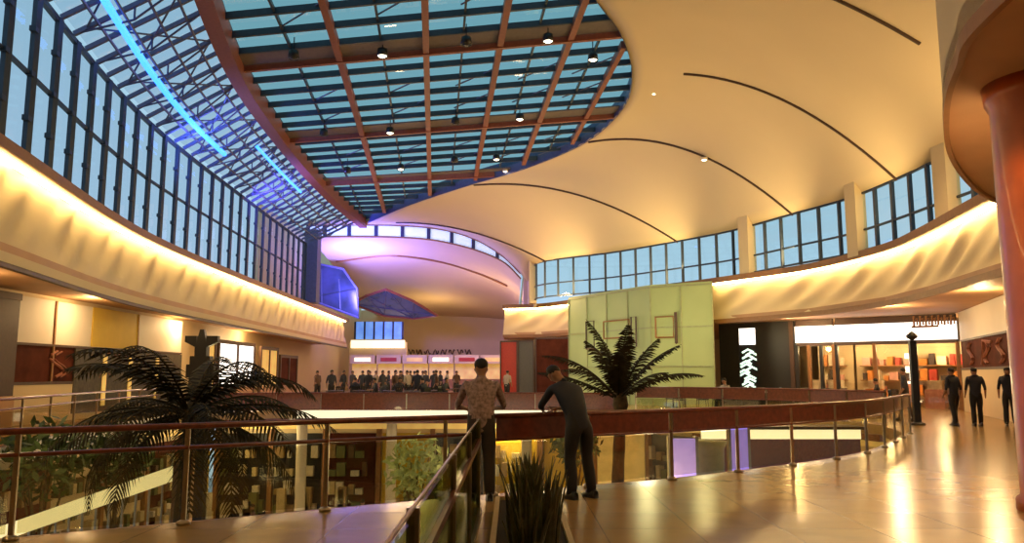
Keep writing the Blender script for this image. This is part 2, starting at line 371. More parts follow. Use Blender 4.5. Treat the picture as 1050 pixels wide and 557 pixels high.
for i in range(0, len(rows)-4, 4):
    mb.tube([rows[i][0].lerp(rows[i][1], 0.1), rows[i+4][0].lerp(rows[i+4][1], 0.9)], 0.03, 5); mb.tube([rows[i][0].lerp(rows[i][1], 0.9), rows[i+4][0].lerp(rows[i+4][1], 0.1)], 0.03, 5)
mb.build('bracing', M['steel'], lr)
# blue neon strip
pts = [rows[i][0].lerp(rows[i][1], 0.36-0.0*i)-Vector((0, 0, 0.28)) for i in range(8, 26)]
nb = tag(MB().tube(pts, 0.10, 8).build('neon_tube', M['blueled']), 'long bright blue neon strip slung under the left glass roof', 'light')
pts = [rows[i][0].lerp(rows[i][1], 0.74)-Vector((0, 0, 0.28)) for i in range(26, 36)]
tag(MB().tube(pts, 0.07, 8).build('neon_tube', M['blueled']), 'shorter blue neon strip further along, beside the red edge beam', 'light')
struct(extrude_profile('trim_9', [Vector((p.x, p.y, 0)) for p in BRc], [(-0.25, 11.75), (-0.25, 12.55), (0.25, 12.55), (0.25, 11.75)], M['redsteel'], 1), 'rust red curved beam edging the skylight on the left', 'beam')
# leaf skylight
sk = empty('ceiling'); struct(sk, 'leaf shaped teal glass skylight with rust red beams', 'skylight')
def sky_z(x, y):     # roof plane
    b = edge_at(BRc, y); e = edge_at(EDc, y)
    if e.x-b.x < 0.05: return b.z+0.3
    t = (x-b.x)/(e.x-b.x); return b.z+(e.z-b.z)*t+0.35
g = MB(); yy = [9.6+0.5*i for i in range(90)]; yy = [y for y in yy if y < 54.1]
for y0, y1 in zip(yy[:-1], yy[1:]):
    b0, e0, b1, e1 = edge_at(BRc, y0), edge_at(EDc, y0), edge_at(BRc, y1), edge_at(EDc, y1)
    up = Vector((0, 0, 0.45)); g.quad(b0+up, e0+up, e1+up, b1+up)
g.build('glass_pane', M['glass_sky'], sk)
axis = Vector((-0.0975, 1, 0))
def seg_clip(x0, y):   # x on the long beam passing x0 at y=28
    return x0-0.0975*(y-28)
longs = [(-6.25, 0.22, 0.32), (-3.2, 0.22, 0.32), (-0.55, 0.22, 0.32), (2.0, 0.22, 0.32), (4.2, 0.2, .3)]
def clip_run(fx, step=0.7):
    run = []
    y = 9.8
    while y < 54:
        x = fx(y); b = edge_at(BRc, y); e = edge_at(EDc, y)
        if b.x+0.1 < x < e.x-0.05: run.append(Vector((x, y, sky_z(x, y))))
        y += step
    return run
for x0, wd, h in longs:
    run = clip_run(lambda y: seg_clip(x0, y))
    if len(run) < 2: continue
    mb = MB()
    for a, b in zip(run[:-1], run[1:]): mb.beam(a-Vector((0, 0, .12)), b-Vector((0, 0, .12)), wd, h)
    mb.build('long_beam', M['redsteel'], sk)
for x0 in (-7.8, -4.75, -1.9, 0.75, 3.2):
    run = clip_run(lambda y: seg_clip(x0, y))
    if len(run) < 2: continue
    mb = MB()
    for a, b in zip(run[:-1], run[1:]): mb.beam(a, b, 0.07, 0.14)
    mb.build('glazing_bar', M['mullion'], sk)
def cross_line(y, wd, h, m, nm, dz=0.0):
    b = edge_at(BRc, y); e = edge_at(EDc, min(y+0.0, 54))
    # slightly skewed across the nave like the photograph
    a = Vector((b.x, y, sky_z(b.x, y))); c = Vector((e.x, y, sky_z(e.x, y)))
    yy2 = y+0.05*(e.x-b.x); e2 = edge_at(EDc, yy2); c = Vector((e2.x, yy2, e2.z+0.35))
    MB().beam(a-Vector((0, 0, dz)), c-Vector((0, 0, dz)), wd, h).build(nm, m, sk)
y = 12.0; majors = [19.9, 26.3, 34.8, 43.0]
while y < 52:
    if min(abs(y-q) for q in majors) > 0.7 and edge_at(EDc, y).x-edge_at(BRc, y).x > 0.6:
        cross_line(y, 0.10, 0.22, M['mullion'], 'purlin', 0.02)
    y += 1.32
for q in majors:
    cross_line(q, 0.16, 0.3, M['redsteel'], 'cross_beam', 0.16)
    cross_line(q-0.62, 0.95 if q < 40 else 0.5, 0.06, M['greysteel'], 'service_soffit', 0.10)
# small X bracing grid under panes
for k, y0 in enumerate([22.4, 29.2, 31.7, 37.5, 39.9]):
    mb = MB()
    for x0, _, _ in longs:
        a = Vector((seg_clip(x0, y0), y0, 0)); b = Vector((seg_clip(x0-1.5, y0+1.32), y0+1.32, 0))
        for p in (a, b):
            bb = edge_at(BRc, p.y); ee = edge_at(EDc, p.y); p.x = min(max(p.x, bb.x+0.1), ee.x-0.1); p.z = sky_z(p.x, p.y)
        mb.tube([a, b], 0.03, 5)
    mb.build('tie_rod', M['steel'], sk)
# downlights hung from the skylight beams
def downlight(px, py, z, lit, label):
    p = atz(px, py, z); r = 0.17
    t = thing('downlight', label, 'light', (p.x, p.y, p.z), 0, 'downlights on the skylight beams')
    ho = MB().lathe([(r*0.6, 0.30), (r, 0.26), (r*1.15, 0.0), (r*0.98, 0.0), (r*0.9, 0.05)], seg=16).build('housing', M['black'], t, True)
    MB().lathe([(r*0.9, 0.03), (r*0.5, -0.02), (0.01, -0.03)], seg=16).build('lens', M['lamp'] if lit else M['lamp_off'], ho, True)
    MB().tube([(0, 0, 0.28), (0, 0, 0.75)], 0.02, 6).build('stem', M['black'], t)
dl = [(392, 58, 12.4, 1, 'lit downlight on the nearest skylight crossbeam, left of centre'), (562, 43, 13.0, 1, 'lit downlight on the nearest skylight crossbeam, close to the cream edge'),
      (301, 60, 12.1, 0, 'unlit downlight beside the rust red edge beam, nearest one'), (478, 46, 12.7, 0, 'unlit downlight midway along the nearest skylight crossbeam'),
      (400, 137, 12.3, 1, 'lit downlight on the second skylight crossbeam'), (332, 139, 12.0, 0, 'unlit downlight on the second crossbeam by the red edge beam'),
      (467, 127, 12.5, 0, 'unlit downlight on the second skylight crossbeam near its middle'), (533, 123, 12.8, 1, 'lit downlight on the second skylight crossbeam, right end'),
      (411, 174, 12.1, 1, 'lit downlight towards the far tip of the skylight, left one'), (509, 164, 12.5, 1, 'lit downlight towards the far tip of the skylight, beside the cream edge'),
      (466, 166, 12.3, 0, 'unlit downlight between the two lit ones near the far tip of the skylight'), (356, 177, 11.9, 0, 'small unlit downlight at the far left tip of the skylight'),
      (608, 62, 13.1, 1, 'lit downlight at the right end of the skylight under the dark rim')]
for d in dl: downlight(*d)

# ------------------------------------------------------------------ cream shell ceiling
ST = [((13, -9, 8.4), (-9, -9, 12)), ((13.5, 0, 8.4), (-9, 0, 12)), ((13.7, 6, 8.4), (-8.5, 6, 12)), ((13.9, 11, 8.4), (-5.0, 9.5, 12.2)), ((13.95, 15, 8.4), (-2.5, 13, 12.7)), ((13.95, 19, 8.4), (0.3, 18, 13.3)),
      ((13.9, 23, 8.4), tuple(ED[3])), ((13.75, 25.5, 8.4), tuple(ED[4])), (tuple(pz(920, 184, 8.4)), tuple(ED[5])), ((13.3, 30.3, 8.4), tuple(ED[6])), (tuple(pz(813, 220, 8.4)), tuple(ED[7])),
      ((10.7, 37.2, 8.4), tuple(ED[8])), (tuple(pz(695, 248, 8.4)), tuple(ED[9])), ((5.6, 44.3, 8.4), tuple(ED[10])), (tuple(pz(560, 268, 8.4)), (-10.5, 54.2, 12.0)), ((1.4, 50.3, 8.4), (-12.6, 57.0, 12.7)), ((1.2, 60, 8.6), (-15.9, 60, 13.1))]
NT = 18
def shell_pt(Wp, Ep, f, pw=2.2):
    fr = 1-(1-f)**pw; return Vector((Wp[0]+(Ep[0]-Wp[0])*f, Wp[1]+(Ep[1]-Wp[1])*f, Wp[2]+(Ep[2]-Wp[2])*fr))
Wc = cr_curve([s[0] for s in ST], 6); Ec = cr_curve([s[1] for s in ST], 6)
mb = MB(); k = NT+1
Ec = [e.copy() for e in Ec]
for i_, (Wp, Ep) in enumerate(zip(Wc, Ec)):
    q_ = max(0, (i_-84)/(len(Wc)-1-84)); PW = 2.2+2.8*q_
    for j in range(k): mb.v.append(tuple(shell_pt(Wp, Ep, j/NT, PW)))
for i in range(len(Wc)-1):
    for j in range(NT): mb.f.append((i*k+j, i*k+j+1, (i+1)*k+j+1, (i+1)*k+j)); mb.mi.append(0)
shell = mb.build('ceiling', M['shell'], None, True); struct(shell, 'sweeping cream vaulted ceiling shell above the hall', 'ceiling')
md = shell.modifiers.new('thick', 'SOLIDIFY'); md.thickness = 0.3; md.offset = -1
# the orientation of the thickness is fixed so that it goes outward (up)
# seams
def seam(idx, f0, f1, r=0.055):
    Wp, Ep = (Wc[32], Ec[32]) if idx == 5 else ST[idx]
    mb = MB(); P = [shell_pt(Wp, Ep, f0+(f1-f0)*j/24)-Vector((0.0, 0, 0.03)) for j in range(25)]
    mb.tube(P, r, 6); mb.build('seam_groove', M['darktrim'], shell)
for idx, f0, f1 in [(5, 0.22, 0.97), (8, 0.0, 0.78), (10, 0.0, 0.98), (12, 0.0, 0.97), (14, 0.0, 0.8)]: seam(idx, f0, f1)
# thin purple-grey rim along the shell edge where it meets the skylight
rim = MB()
ee = [e for e in EDc]
for a, b in zip(ee[:-1], ee[1:]): rim.quad(a-Vector((0, 0, .04)), b-Vector((0, 0, .04)), b+Vector((0, 0, .75)), a+Vector((0, 0, .75)))
ro = rim.build('trim_10', M['steel'], None, True); struct(ro, 'dark upstand between the cream shell and the skylight glass', 'trim')
# recessed ceiling spots on the shell (small bright dots)
for (px, py, lb) in [(671, 95, 'small lit spot lamp set in the second seam of the cream ceiling'), (722, 163, 'small lit spot lamp set in the middle seam of the cream ceiling'), (518, 175, 'small lit spot lamp at the cream rim by the skylight')]:
    p = atz(px, py, 13.0 if px != 722 else 12.2)
    best = None
    for q in range(400):
        t = 10+q*0.12; P = Vector((0, 0, EYE))+ray(px, py).normalized()*t
        # distance to the shell surface
        for i in range(0, len(Wc), 2):
            for j in range(0, k, 3):
                d = (shell_pt(Wc[i], Ec[i], j/NT)-P).length
                if best is None or d < best[0]: best = (d, P.copy())
    P = best[1]; P.z -= 0.06
    t = thing('spot_lamp', lb, 'light', tuple(P)); MB().lathe([(0.16, 0.12), (0.16, 0), (0.13, 0)], seg=14).build('housing', M['white'], t, True)
    MB().lathe([(0.12, 0.01), (0.08, -0.02), (0.01, -0.03)], seg=14).build('lens', M['lamp'], t, True)

# ------------------------------------------------------------------ right wall: fascia, ledge, cove, clerestory
wr = resample(WRc, 0.35)
iA = min(range(len(wr)), key=lambda i: abs(wr[i].y-40.0)); iB = min(range(len(wr)), key=lambda i: abs(wr[i].y-47.3))
profR = [(-0.30+0.30*(i/15)**1.5, 5.95-1.80*i/15) for i in range(16)]
for nm, seg_, lb in (('wall_right', wr, 'cream rippled fascia wall lit by the cove on the right'),):
    o = extrude_profile(nm, seg_, profR, M['cream'], 1, smooth=True, fold=0.07, fs=1.9, closed=False); struct(o, lb, 'wall')
struct(extrude_profile('trim_11', wr, [(0, 3.95), (0, 4.15), (0.1, 4.15), (0.1, 3.95)], M['trim'], 1), 'bronze lower lip of the right fascia', 'trim')
struct(extrude_profile('trim_12', wr, [(-0.5, 5.95), (-0.5, 6.16), (0.24, 6.16), (0.24, 5.90), (0.18, 5.90), (0.18, 5.95)], M['trim'], 1), 'bronze ledge above the right cove light', 'trim')
tag(extrude_profile('cove_lamp', wr, [(-0.2, 5.86), (-0.2, 5.94), (-0.08, 5.94), (-0.08, 5.86)], M['cove'], 1), 'long warm cove lamp running under the bronze ledge of the right fascia', 'lamp')
# clerestory: follows the shell's wall line
cw = [Vector((p.x, p.y, 0)) for p in Wc if 14.5 < p.y < 50.5]
cwr = resample(cw, 0.1)
def s_at(px):     # nearest sample along clerestory to a picture column
    best = min(range(len(cwr)), key=lambda i: abs((lambda q: 525+F*q.x/(q.y*CP+(7.0-EYE)*SP))(cwr[i])-px)); return best
piers = [s_at(975), s_at(882), s_at(768), s_at(548)]
bays = [(0, piers[0]), (piers[0], piers[1]), (piers[1], piers[2]), (piers[2], piers[3])]
for bi, (i0, i1) in enumerate(bays):
    seg_ = cwr[i0:i1+1]
    if len(seg_) < 5: continue
    L = sum((b-a).length for a, b in zip(seg_[:-1], seg_[1:])); nn = max(4, round(L/1.12)); sp_ = resample(seg_, L/nn-0.002)
    wn = empty('window_%d' % (bi+2)); struct(wn, ['clerestory window hidden behind the near soffit', 'right clerestory bay nearest the orange column', 'middle right clerestory bay of blue panes', 'long far clerestory bay above the green glass box'][bi], 'window')
    g = MB()
    for a, b in zip(sp_[:-1], sp_[1:]): g.quad(V3(a, 6.16), V3(b, 6.16), V3(b, 8.45), V3(a, 8.45))
    g.build('glass_pane', M['glass_right'], wn)
    for p in sp_: MB().beam(V3(p, 6.16), V3(p, 8.45), 0.12, 0.14).build('mullion', M['mullion'], wn)
    for z in (6.22, 7.0, 8.42):
        extrude_profile('transom', sp_, [(-0.05, z-0.035), (-0.05, z+0.035), (0.05, z+0.035), (0.05, z-0.035)], M['mullion'], 1, parent=wn)
for pi in piers:
    p = cwr[pi]; n = normals(cwr, 1)[pi]; t = Vector((n.y, -n.x, 0)); c = p+n*0.12
    struct(MB().hexa([V3(c-t*.35-n*.22, 6.0), V3(c+t*.35-n*.22, 6.0), V3(c+t*.35+n*.22, 6.0), V3(c-t*.35+n*.22, 6.0), V3(c-t*.35-n*.22, 8.9), V3(c+t*.35-n*.22, 8.9), V3(c+t*.35+n*.22, 8.9), V3(c-t*.35+n*.22, 8.9)]).build('trim_13', M['cream']), 'cream pier between clerestory bays', 'pier')
# ledge slab from fascia back to clerestory
fl = MB()
for a, b in zip(wr[:-1], wr[1:]):
    n = Vector((a.y-b.y, b.x-a.x, 0)).normalized()
    fl.quad(V3(a-n*0.3, 6.12), V3(b-n*0.3, 6.12), V3(b-n*1.6, 6.12), V3(a-n*1.6, 6.12))
struct(fl.build('trim_14', M['cream']), 'cream ledge behind the right fascia', 'trim')

# ------------------------------------------------------------------ soffits (upper gallery undersides) and outer walls
def ribbon_soffit(name, pts, off, z, m, lb, side):
    N = normals(pts, side); s_ = MB()
    for a, b, n1, n2 in zip(pts[:-1], pts[1:], N[:-1], N[1:]):
        s_.hexa([V3(a, z), V3(b, z), V3(b+n2*off, z), V3(a+n1*off, z), V3(a, z+.2), V3(b, z+.2), V3(b+n2*off, z+.2), V3(a+n1*off, z+.2)])
    struct(s_.build(name, m), lb, 'ceiling')
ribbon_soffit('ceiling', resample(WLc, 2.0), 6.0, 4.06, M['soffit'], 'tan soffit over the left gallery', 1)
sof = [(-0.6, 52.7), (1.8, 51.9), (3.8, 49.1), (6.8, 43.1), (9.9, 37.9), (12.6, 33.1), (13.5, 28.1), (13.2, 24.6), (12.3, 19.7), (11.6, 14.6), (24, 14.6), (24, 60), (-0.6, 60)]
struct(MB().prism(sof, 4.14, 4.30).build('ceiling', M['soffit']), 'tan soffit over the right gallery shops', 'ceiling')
LW = [V3(p) for p in [(-15, -9), (-15.0, 12), (-15.1, 24), (-15.4, 36), (-16.5, 52), (-17.5, 70), (-17.5, 93)]]
struct(extrude_profile('wall_left', cr_curve(LW, 4), [(0, -0.0), (0, 4.06), (-0.3, 4.06), (-0.3, 0)], M['cream'], -1), 'cream shop wall at the back of the left gallery', 'wall')
struct(MB().box(23.5, 24, -9, 97, 0, 5.6).build('wall_right', M['cream']), 'outer wall beyond the right shops', 'wall')
struct(MB().box(-19, 24, -9.4, -9, 0, 13).build('wall_back', M['cream']), 'wall closing the hall behind the viewer', 'wall')
struct(MB().box(13.95, 14.2, -9, 14.6, 4.3, 8.6).build('wall_right', M['cream']), 'upper wall above the near walkway on the right', 'wall')
struct(MB().box(-9.6, -9.2, -9, 4, 0, 12.3).build('wall_left', M['cream']), 'near left wall beside the viewer', 'wall')

# ------------------------------------------------------------------ far hall: second shell, strip window, far wall
arcT = [(-16.5, 12.6), (-12.5, 13.1), (-9.5, 13.2), (-5.7, 13.0), (-3.4, 12.4), (-1.1, 11.0), (0.5, 9.7), (1.6, 8.4)]
arcB = [(-16.5, 11.7), (-12.5, 12.1), (-9.5, 12.3), (-5.7, 12.1), (-3.4, 11.6), (-1.1, 10.4), (0.4, 9.3), (1.5, 8.3)]
sp5 = [shell_pt(ST[-1][0], ST[-1][1], f, 5) for f in (1, .9, .75, .6, .45, .32, .2, .1, .03)]
aT = cr_curve([Vector((p.x, 60, p.z)) for p in sp5], 5); aB = cr_curve([Vector((p.x, 60.05, p.z-(.95 if p.x < -4 else .75 if p.x < -2 else .4))) for p in sp5], 5)
wn = empty('window_6'); struct(wn, 'thin curved strip window under the far edge of the cream ceiling', 'window')
g = MB()
for a, b, c, d in zip(aT[:-1], aT[1:], aB[:-1], aB[1:]): g.quad(a, b, d, c)
g.build('glass_pane', mat('pale_strip_glass', (.8, .9, 1), 0.3, emit=(0.42, 0.62, 0.85), es=0.75, var=0.1, scale=1), wn)
for f in (0, 4, 8, 12, 16, 20, 24, 28, 33): 
    MB().beam(aT[f]-Vector((0, .1, 0)), aB[f]-Vector((0, .1, 0)), 0.28, 0.12).build('mullion', M['mullion'], wn)
mb = MB(); mb.tube([p-Vector((0, .12, 0)) for p in aT], 0.10, 6); mb.build('transom', M['trim'], wn)
mb = MB(); mb.tube([p-Vector((0, .12, 0)) for p in aB], 0.07, 6); mb.build('transom', M['trim'], wn)
secs = [(60.1, 0, 0), (66, 0.6, 0.14), (72, 1.2, 0.32), (78, 1.6, 0.50), (84, 2.0, 0.66), (90, 2.2, 0.76), (95, 2.2, 0.80)]
mb = MB(); kk = len(aB)
for (Y, dx, s_) in secs:
    for p in aB: mb.v.append((p.x+(1.6-p.x)*0.0+ (0 if p.x < -8 else 0), Y, p.z+(7.2-p.z)*s_))
for i in range(len(secs)-1):
    for j in range(kk-1): mb.f.append((i*kk+j, i*kk+j+1, (i+1)*kk+j+1, (i+1)*kk+j)); mb.mi.append(0)
sh2 = mb.build('ceiling', M['shell'], None, True); struct(sh2, 'lower cream ceiling shell at the far end of the hall', 'ceiling')
def shell2_z(x, Y):
    zb = None
    for a, b in zip(aB[:-1], aB[1:]):
        if a.x <= x <= b.x: zb = a.z+(b.z-a.z)*(x-a.x)/(b.x-a.x)
    for (Y0, _, s0), (Y1, _, s1) in zip(secs[:-1], secs[1:]):
        if Y0 <= Y <= Y1: s_ = s0+(s1-s0)*(Y-Y0)/(Y1-Y0); return zb+(7.2-zb)*s_
def find_shell2(px, py):
    for q in range(700):
        Y = 60.1+q*0.05; P = aty(px, py, Y)
        if Y > 94.9: break
        if -16.4 < P.x < 1.4 and P.z >= shell2_z(P.x, Y)-0.02: return P
    return None
mb = MB(); S = []
for px, py in [(345, 268), (400, 262), (450, 268), (490, 280), (520, 293)]:
    P = find_shell2(px, py)
    if P: S.append(P-Vector((0, 0.05, 0.05)))
if len(S) > 2: MB().tube(cr_curve(S, 6), 0.09, 6).build('seam_groove', M['trim'], sh2)
# small skylight in the far shell
out = [(362, 312), (380, 306), (402, 301), (425, 310), (446, 322), (420, 324.5), (390, 322)]
P = [aty(px, py, 74) for px, py in out]
fs = empty('window_7'); struct(fs, 'small blue leaf shaped roof light in the far ceiling shell', 'skylight')
def low(p, s=1.0): return p
cen = sum(P, Vector())/len(P)
MB().poly([Vector((p.x, 74+0.9*(i % 2)*0+ (p.z-cen.z)*-3.0, p.z)) for i, p in enumerate(P)]).build('glass_pane', mat('dim_blue_glass', (.04, .05, .12), 0.25, emit=(0.07, 0.09, 0.22), es=0.3, var=0.6, scale=0.7), fs)
PP = [Vector((p.x, 74+(p.z-cen.z)*-3.0-0.05, p.z)) for p in P]
MB().tube(PP+[PP[0]], 0.13, 6).build('frame', M['redsteel'], fs)
for a, b in ((0, 4), (1, 5), (2, 6), (3, 5), (1, 6), (2, 5)): MB().tube([PP[a], PP[b]], 0.05, 5).build('glazing_bar', M['steel'], fs)
# blue glass bay between the left windows and the far shell
fb = empty('window_8'); struct(fb, 'blue lit glass bay behind the end pier of the left window wall', 'window')
Q = [aty(314, 306, 66), aty(314, 268, 66), aty(352, 276, 66), aty(366, 296, 66), aty(368, 326, 66)]
MB().poly(Q).build('glass_pane', mat('violet_blue_glass', (.02, .025, .07), 0.2, emit=(0.05, 0.06, 0.14), es=0.3, var=0.6, scale=0.8), fb)
QQ = [q-Vector((0, .06, 0)) for q in Q]
MB().tube(QQ+[QQ[0]], 0.11, 6).build('frame', M['steel'], fb)
for t in (0.3, 0.65): MB().tube([QQ[0].lerp(QQ[4], t), QQ[1].lerp(QQ[3], t)], 0.06, 5).build('glazing_bar', M['mullion'], fb)
MB().tube([QQ[0], QQ[3]], 0.06, 5).build('glazing_bar', M['mullion'], fb)
struct(MB().box(-18.0, -17.8, 54, 92, 0, 13.5).build('wall_left', M['cream']), 'upper left wall of the far hall', 'wall')
struct(MB().box(-19, 6, 92, 92.3, 0, 9).build('wall_far', M['cream']), 'cream wall closing the far end of the hall', 'wall')
struct(MB().box(-0.3, 24, 60, 60.3, 0, 5.6).build('wall_far', M['cream']), 'cream wall behind the right side shops', 'wall')
struct(MB().box(0.9, 1.2, 60, 92, 0, 9.8).build('wall_right', M['cream']), 'cream wall of the far hall on the right', 'wall')
struct(MB().hexa([(1.45, 50.4, 5.9), (1.6, 50.4, 5.9), (1.4, 60, 5.9), (1.2, 60, 5.9), (1.45, 50.4, 8.9), (1.6, 50.4, 8.9), (1.4, 60, 8.9), (1.2, 60, 8.9)]).build('wall_right', M['cream']), 'cream return wall at the end of the clerestory', 'wall')
# far small window and lit band
a = aty(364, 348, 80); b = aty(413, 330, 80)
fw = empty('window_9'); struct(fw, 'small bright blue window above a lit band at the end of the left fascia', 'window')
MB().box(a.x, b.x, 80, 80.1, a.z, b.z).build('glass_pane', mat('bright_blue_glass', (.2, .4, .9), 0.3, emit=(0.10, 0.28, 0.85), es=0.8, var=0.5, scale=0.8), fw)
for i in range(6): x = a.x+(b.x-a.x)*i/5; MB().box(x-.09, x+.09, 79.9, 80.05, a.z, b.z).build('mullion', M['mullion'], fw)
c = aty(360, 357, 80); d = aty(415, 349, 80)
tag(MB().box(c.x, d.x, 79.8, 80.1, c.z, d.z).build('light_band', M['signwarm']), 'long glowing cream light band below the small far blue window', 'light')
struct(MB().box(c.x-.2, d.x+.2, 80.12, 80.5, 0, c.z+.6).build('wall_far', M['cream']), 'cream parapet wall under the glowing band at the far end', 'wall')
for k in range(6):
    t = thing('food_counter', 'golden lit food counter along the far wall, '+['leftmost of six', 'second from the left', 'third from the left', 'third from the right', 'second from the right', 'rightmost of six'][k], 'food counter', (-15.2+k*2.45, 74, 0), 0, 'far food counters')
    MB().box(0, 2.3, 0, .8, 0, 1.05).build('counter', M['trim'], t); MB().box(0, 2.3, .8, .9, 1.05, 2.5).build('lit_menu_wall', M['goldlit'], t)
    MB().box(0, 2.3, -.2, .9, 2.5, 3.3).build('fascia', M['cream'], t); MB().box(.4, 1.9, -.24, -.2, 2.7, 3.05).build('sign_board', [M['signwarm'], M['redpanel'], M['goldlit']][k % 3], t)
# lettering-like wave marks on the far wall
sg = MB(); 
for i in range(9):
    x0 = -13.1+i*0.95; z0 = aty(450, 361, 91.9).z
    sg.tube([Vector((x0+0.1*k, 91.85, z0+0.30*math.sin(k*1.3+i))) for k in range(8)], 0.07, 5)
tag(sg.build('wall_lettering', M['darktrim']), 'small illegible dark lettering across the far cream wall', 'sign')

# ------------------------------------------------------------------ near soffit on the right and the orange column
SF = [V3(p) for p in [(3.6, -4), (4.2, 2), (4.55, 6.9), (5.0, 8.4), (5.75, 10.0), (7.0, 12.1), (8.7, 14.3), (10.2, 15.7), (12.2, 16.8)]]
SFc = cr_curve(SF, 10)
near = [(p.x, p.y) for p in SFc]
inn = [(p.x+n.x, p.y+n.y) for p, n in zip(SFc, [q*1.5 for q in normals(SFc, -1)])]
bandm = MB()
for i in range(len(near)-1):
    a, b, c, d = near[i], near[i+1], inn[i+1], inn[i]
    bandm.hexa([(*a, 5.0), (*b, 5.0), (*c, 5.0), (*d, 5.0), (*a, 5.35), (*b, 5.35), (*c, 5.35), (*d, 5.35)])
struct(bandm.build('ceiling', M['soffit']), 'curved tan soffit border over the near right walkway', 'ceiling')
struct(extrude_profile('trim_15', SFc, [(0.02, 4.93), (0.02, 5.1), (-0.05, 5.1), (-0.05, 4.93)], M['trim'], 1), 'dark rounded edge of the near right soffit', 'trim')
struct(extrude_profile('wall_right', SFc, [(0.0, 5.1), (0.0, 8.2), (-0.1, 8.2), (-0.1, 5.1)], M['cream'], 1), 'cream balcony fascia above the near right soffit', 'wall')
struct(MB().prism(inn+[(14.2, 16.5), (14.2, -4)], 5.3, 5.5).build('ceiling', M['cream']), 'cream inner ceiling over the near right walkway', 'ceiling')
foot = atz(1046, 527, 0)
colx, coly, colr = foot.x+0.70, foot.y+0.05, 0.55
ct = MB().lathe([(0.60, 0), (0.60, 0.12), (0.55, 0.16), (0.55, 4.7), (0.60, 4.8), (0.62, 5.0)], seg=40).build('round_column', M['column'], None, True, (colx, coly, 0))
tag(ct, 'large glossy orange red round column at the right edge', 'column')
spot('column_light', (colx-1.6, coly-1.6, 4.9), (colx-0.2, coly, 0.5), 260, 90, (1, .55, .25))

# ------------------------------------------------------------------ oriented local builder
def frame_thing(name, label, cat, a, b, z=0, kind=None, group=None):
    """Empty at plan point a whose local x runs to b"""
    d = Vector(b)-Vector(a); t = thing(name, label, cat, (a[0], a[1], z), math.atan2(d[1], d[0]), group); t['_len'] = 0; del t['_len']
    if kind: t['kind'] = kind
    return t, math.hypot(d[0], d[1])
# ------------------------------------------------------------------ shop fronts on the right
def shop_interior(t, x0, x1, depth, h, seedv, dark=False):
    R = random.Random(seedv)
    MB().box(x0, x1, depth, depth+.1, 0, h).build('back_wall', M['cream'], t)
    for s in range(3):
        z = 0.5+0.7*s
        MB().box(x0+.3, x1-.3, depth-.5, depth-.05, z, z+.05).build('shelf', M['trim'], t)
cols = [mat('orange_goods', (.7, .25, .05), .5), mat('cream_goods', (.8, .7, .5), .5), mat('red_goods', (.5, .05, .03), .5), mat('dark_goods', (.05, .03, .03), .5), mat('pink_goods', (.7, .35, .3), .5)]
A = (10.5, 40.6); B = (18.9, 33.6)
def on(t): return (A[0]+(B[0]-A[0])*t, A[1]+(B[1]-A[1])*t)
def par(px):      # parameter along the A-B line seen at a picture column (eye height)
    k = (px-525)/F/CP; k = (px-525)/(F*CP)
    return (k*A[1]-A[0])/((B[0]-A[0])-k*(B[1]-A[1]))
# black shop
a = on(par(735)); b = on(par(812))
t, L = frame_thing('shop', 'black shop with a square white sign and tall lit graphic beside the glass box', 'shop', a, b)
MB().box(0, L*0.27, 0, .3, 0, 4.1).box(L*0.5, L, 0, .3, 0, 4.1).box(L*.27, L*.5, 0, .3, 3.85, 4.1).build('facade', M['black'], t)
MB().box(L*.27, L*.5, .10, .25, 0, 3.85).build('dark_door', M['black'], t)
MB().box(L*.28, L*.49, -.03, .02, 3.0, 3.82).build('square_sign', M['signwhite'], t)
mb = MB(); R = random.Random(3)
for i in range(14):
    z = 0.7+2.05*i/14; x = L*.385+R.uniform(-.25, .25); mb.tube([(x-.3, .06, z), (x, .05, z+.16), (x+.28, .06, z+.02)], 0.055, 6)
mb.build('lit_graphic', mat('pale_green_lit_graphic', (.7, .9, .8), .4, emit=(.62, .85, .72), es=1.3), t)
MB().box(L*.93, L*.98, -.06, .0, 0, 4.1).build('edge_post', M['darktrim'], t)
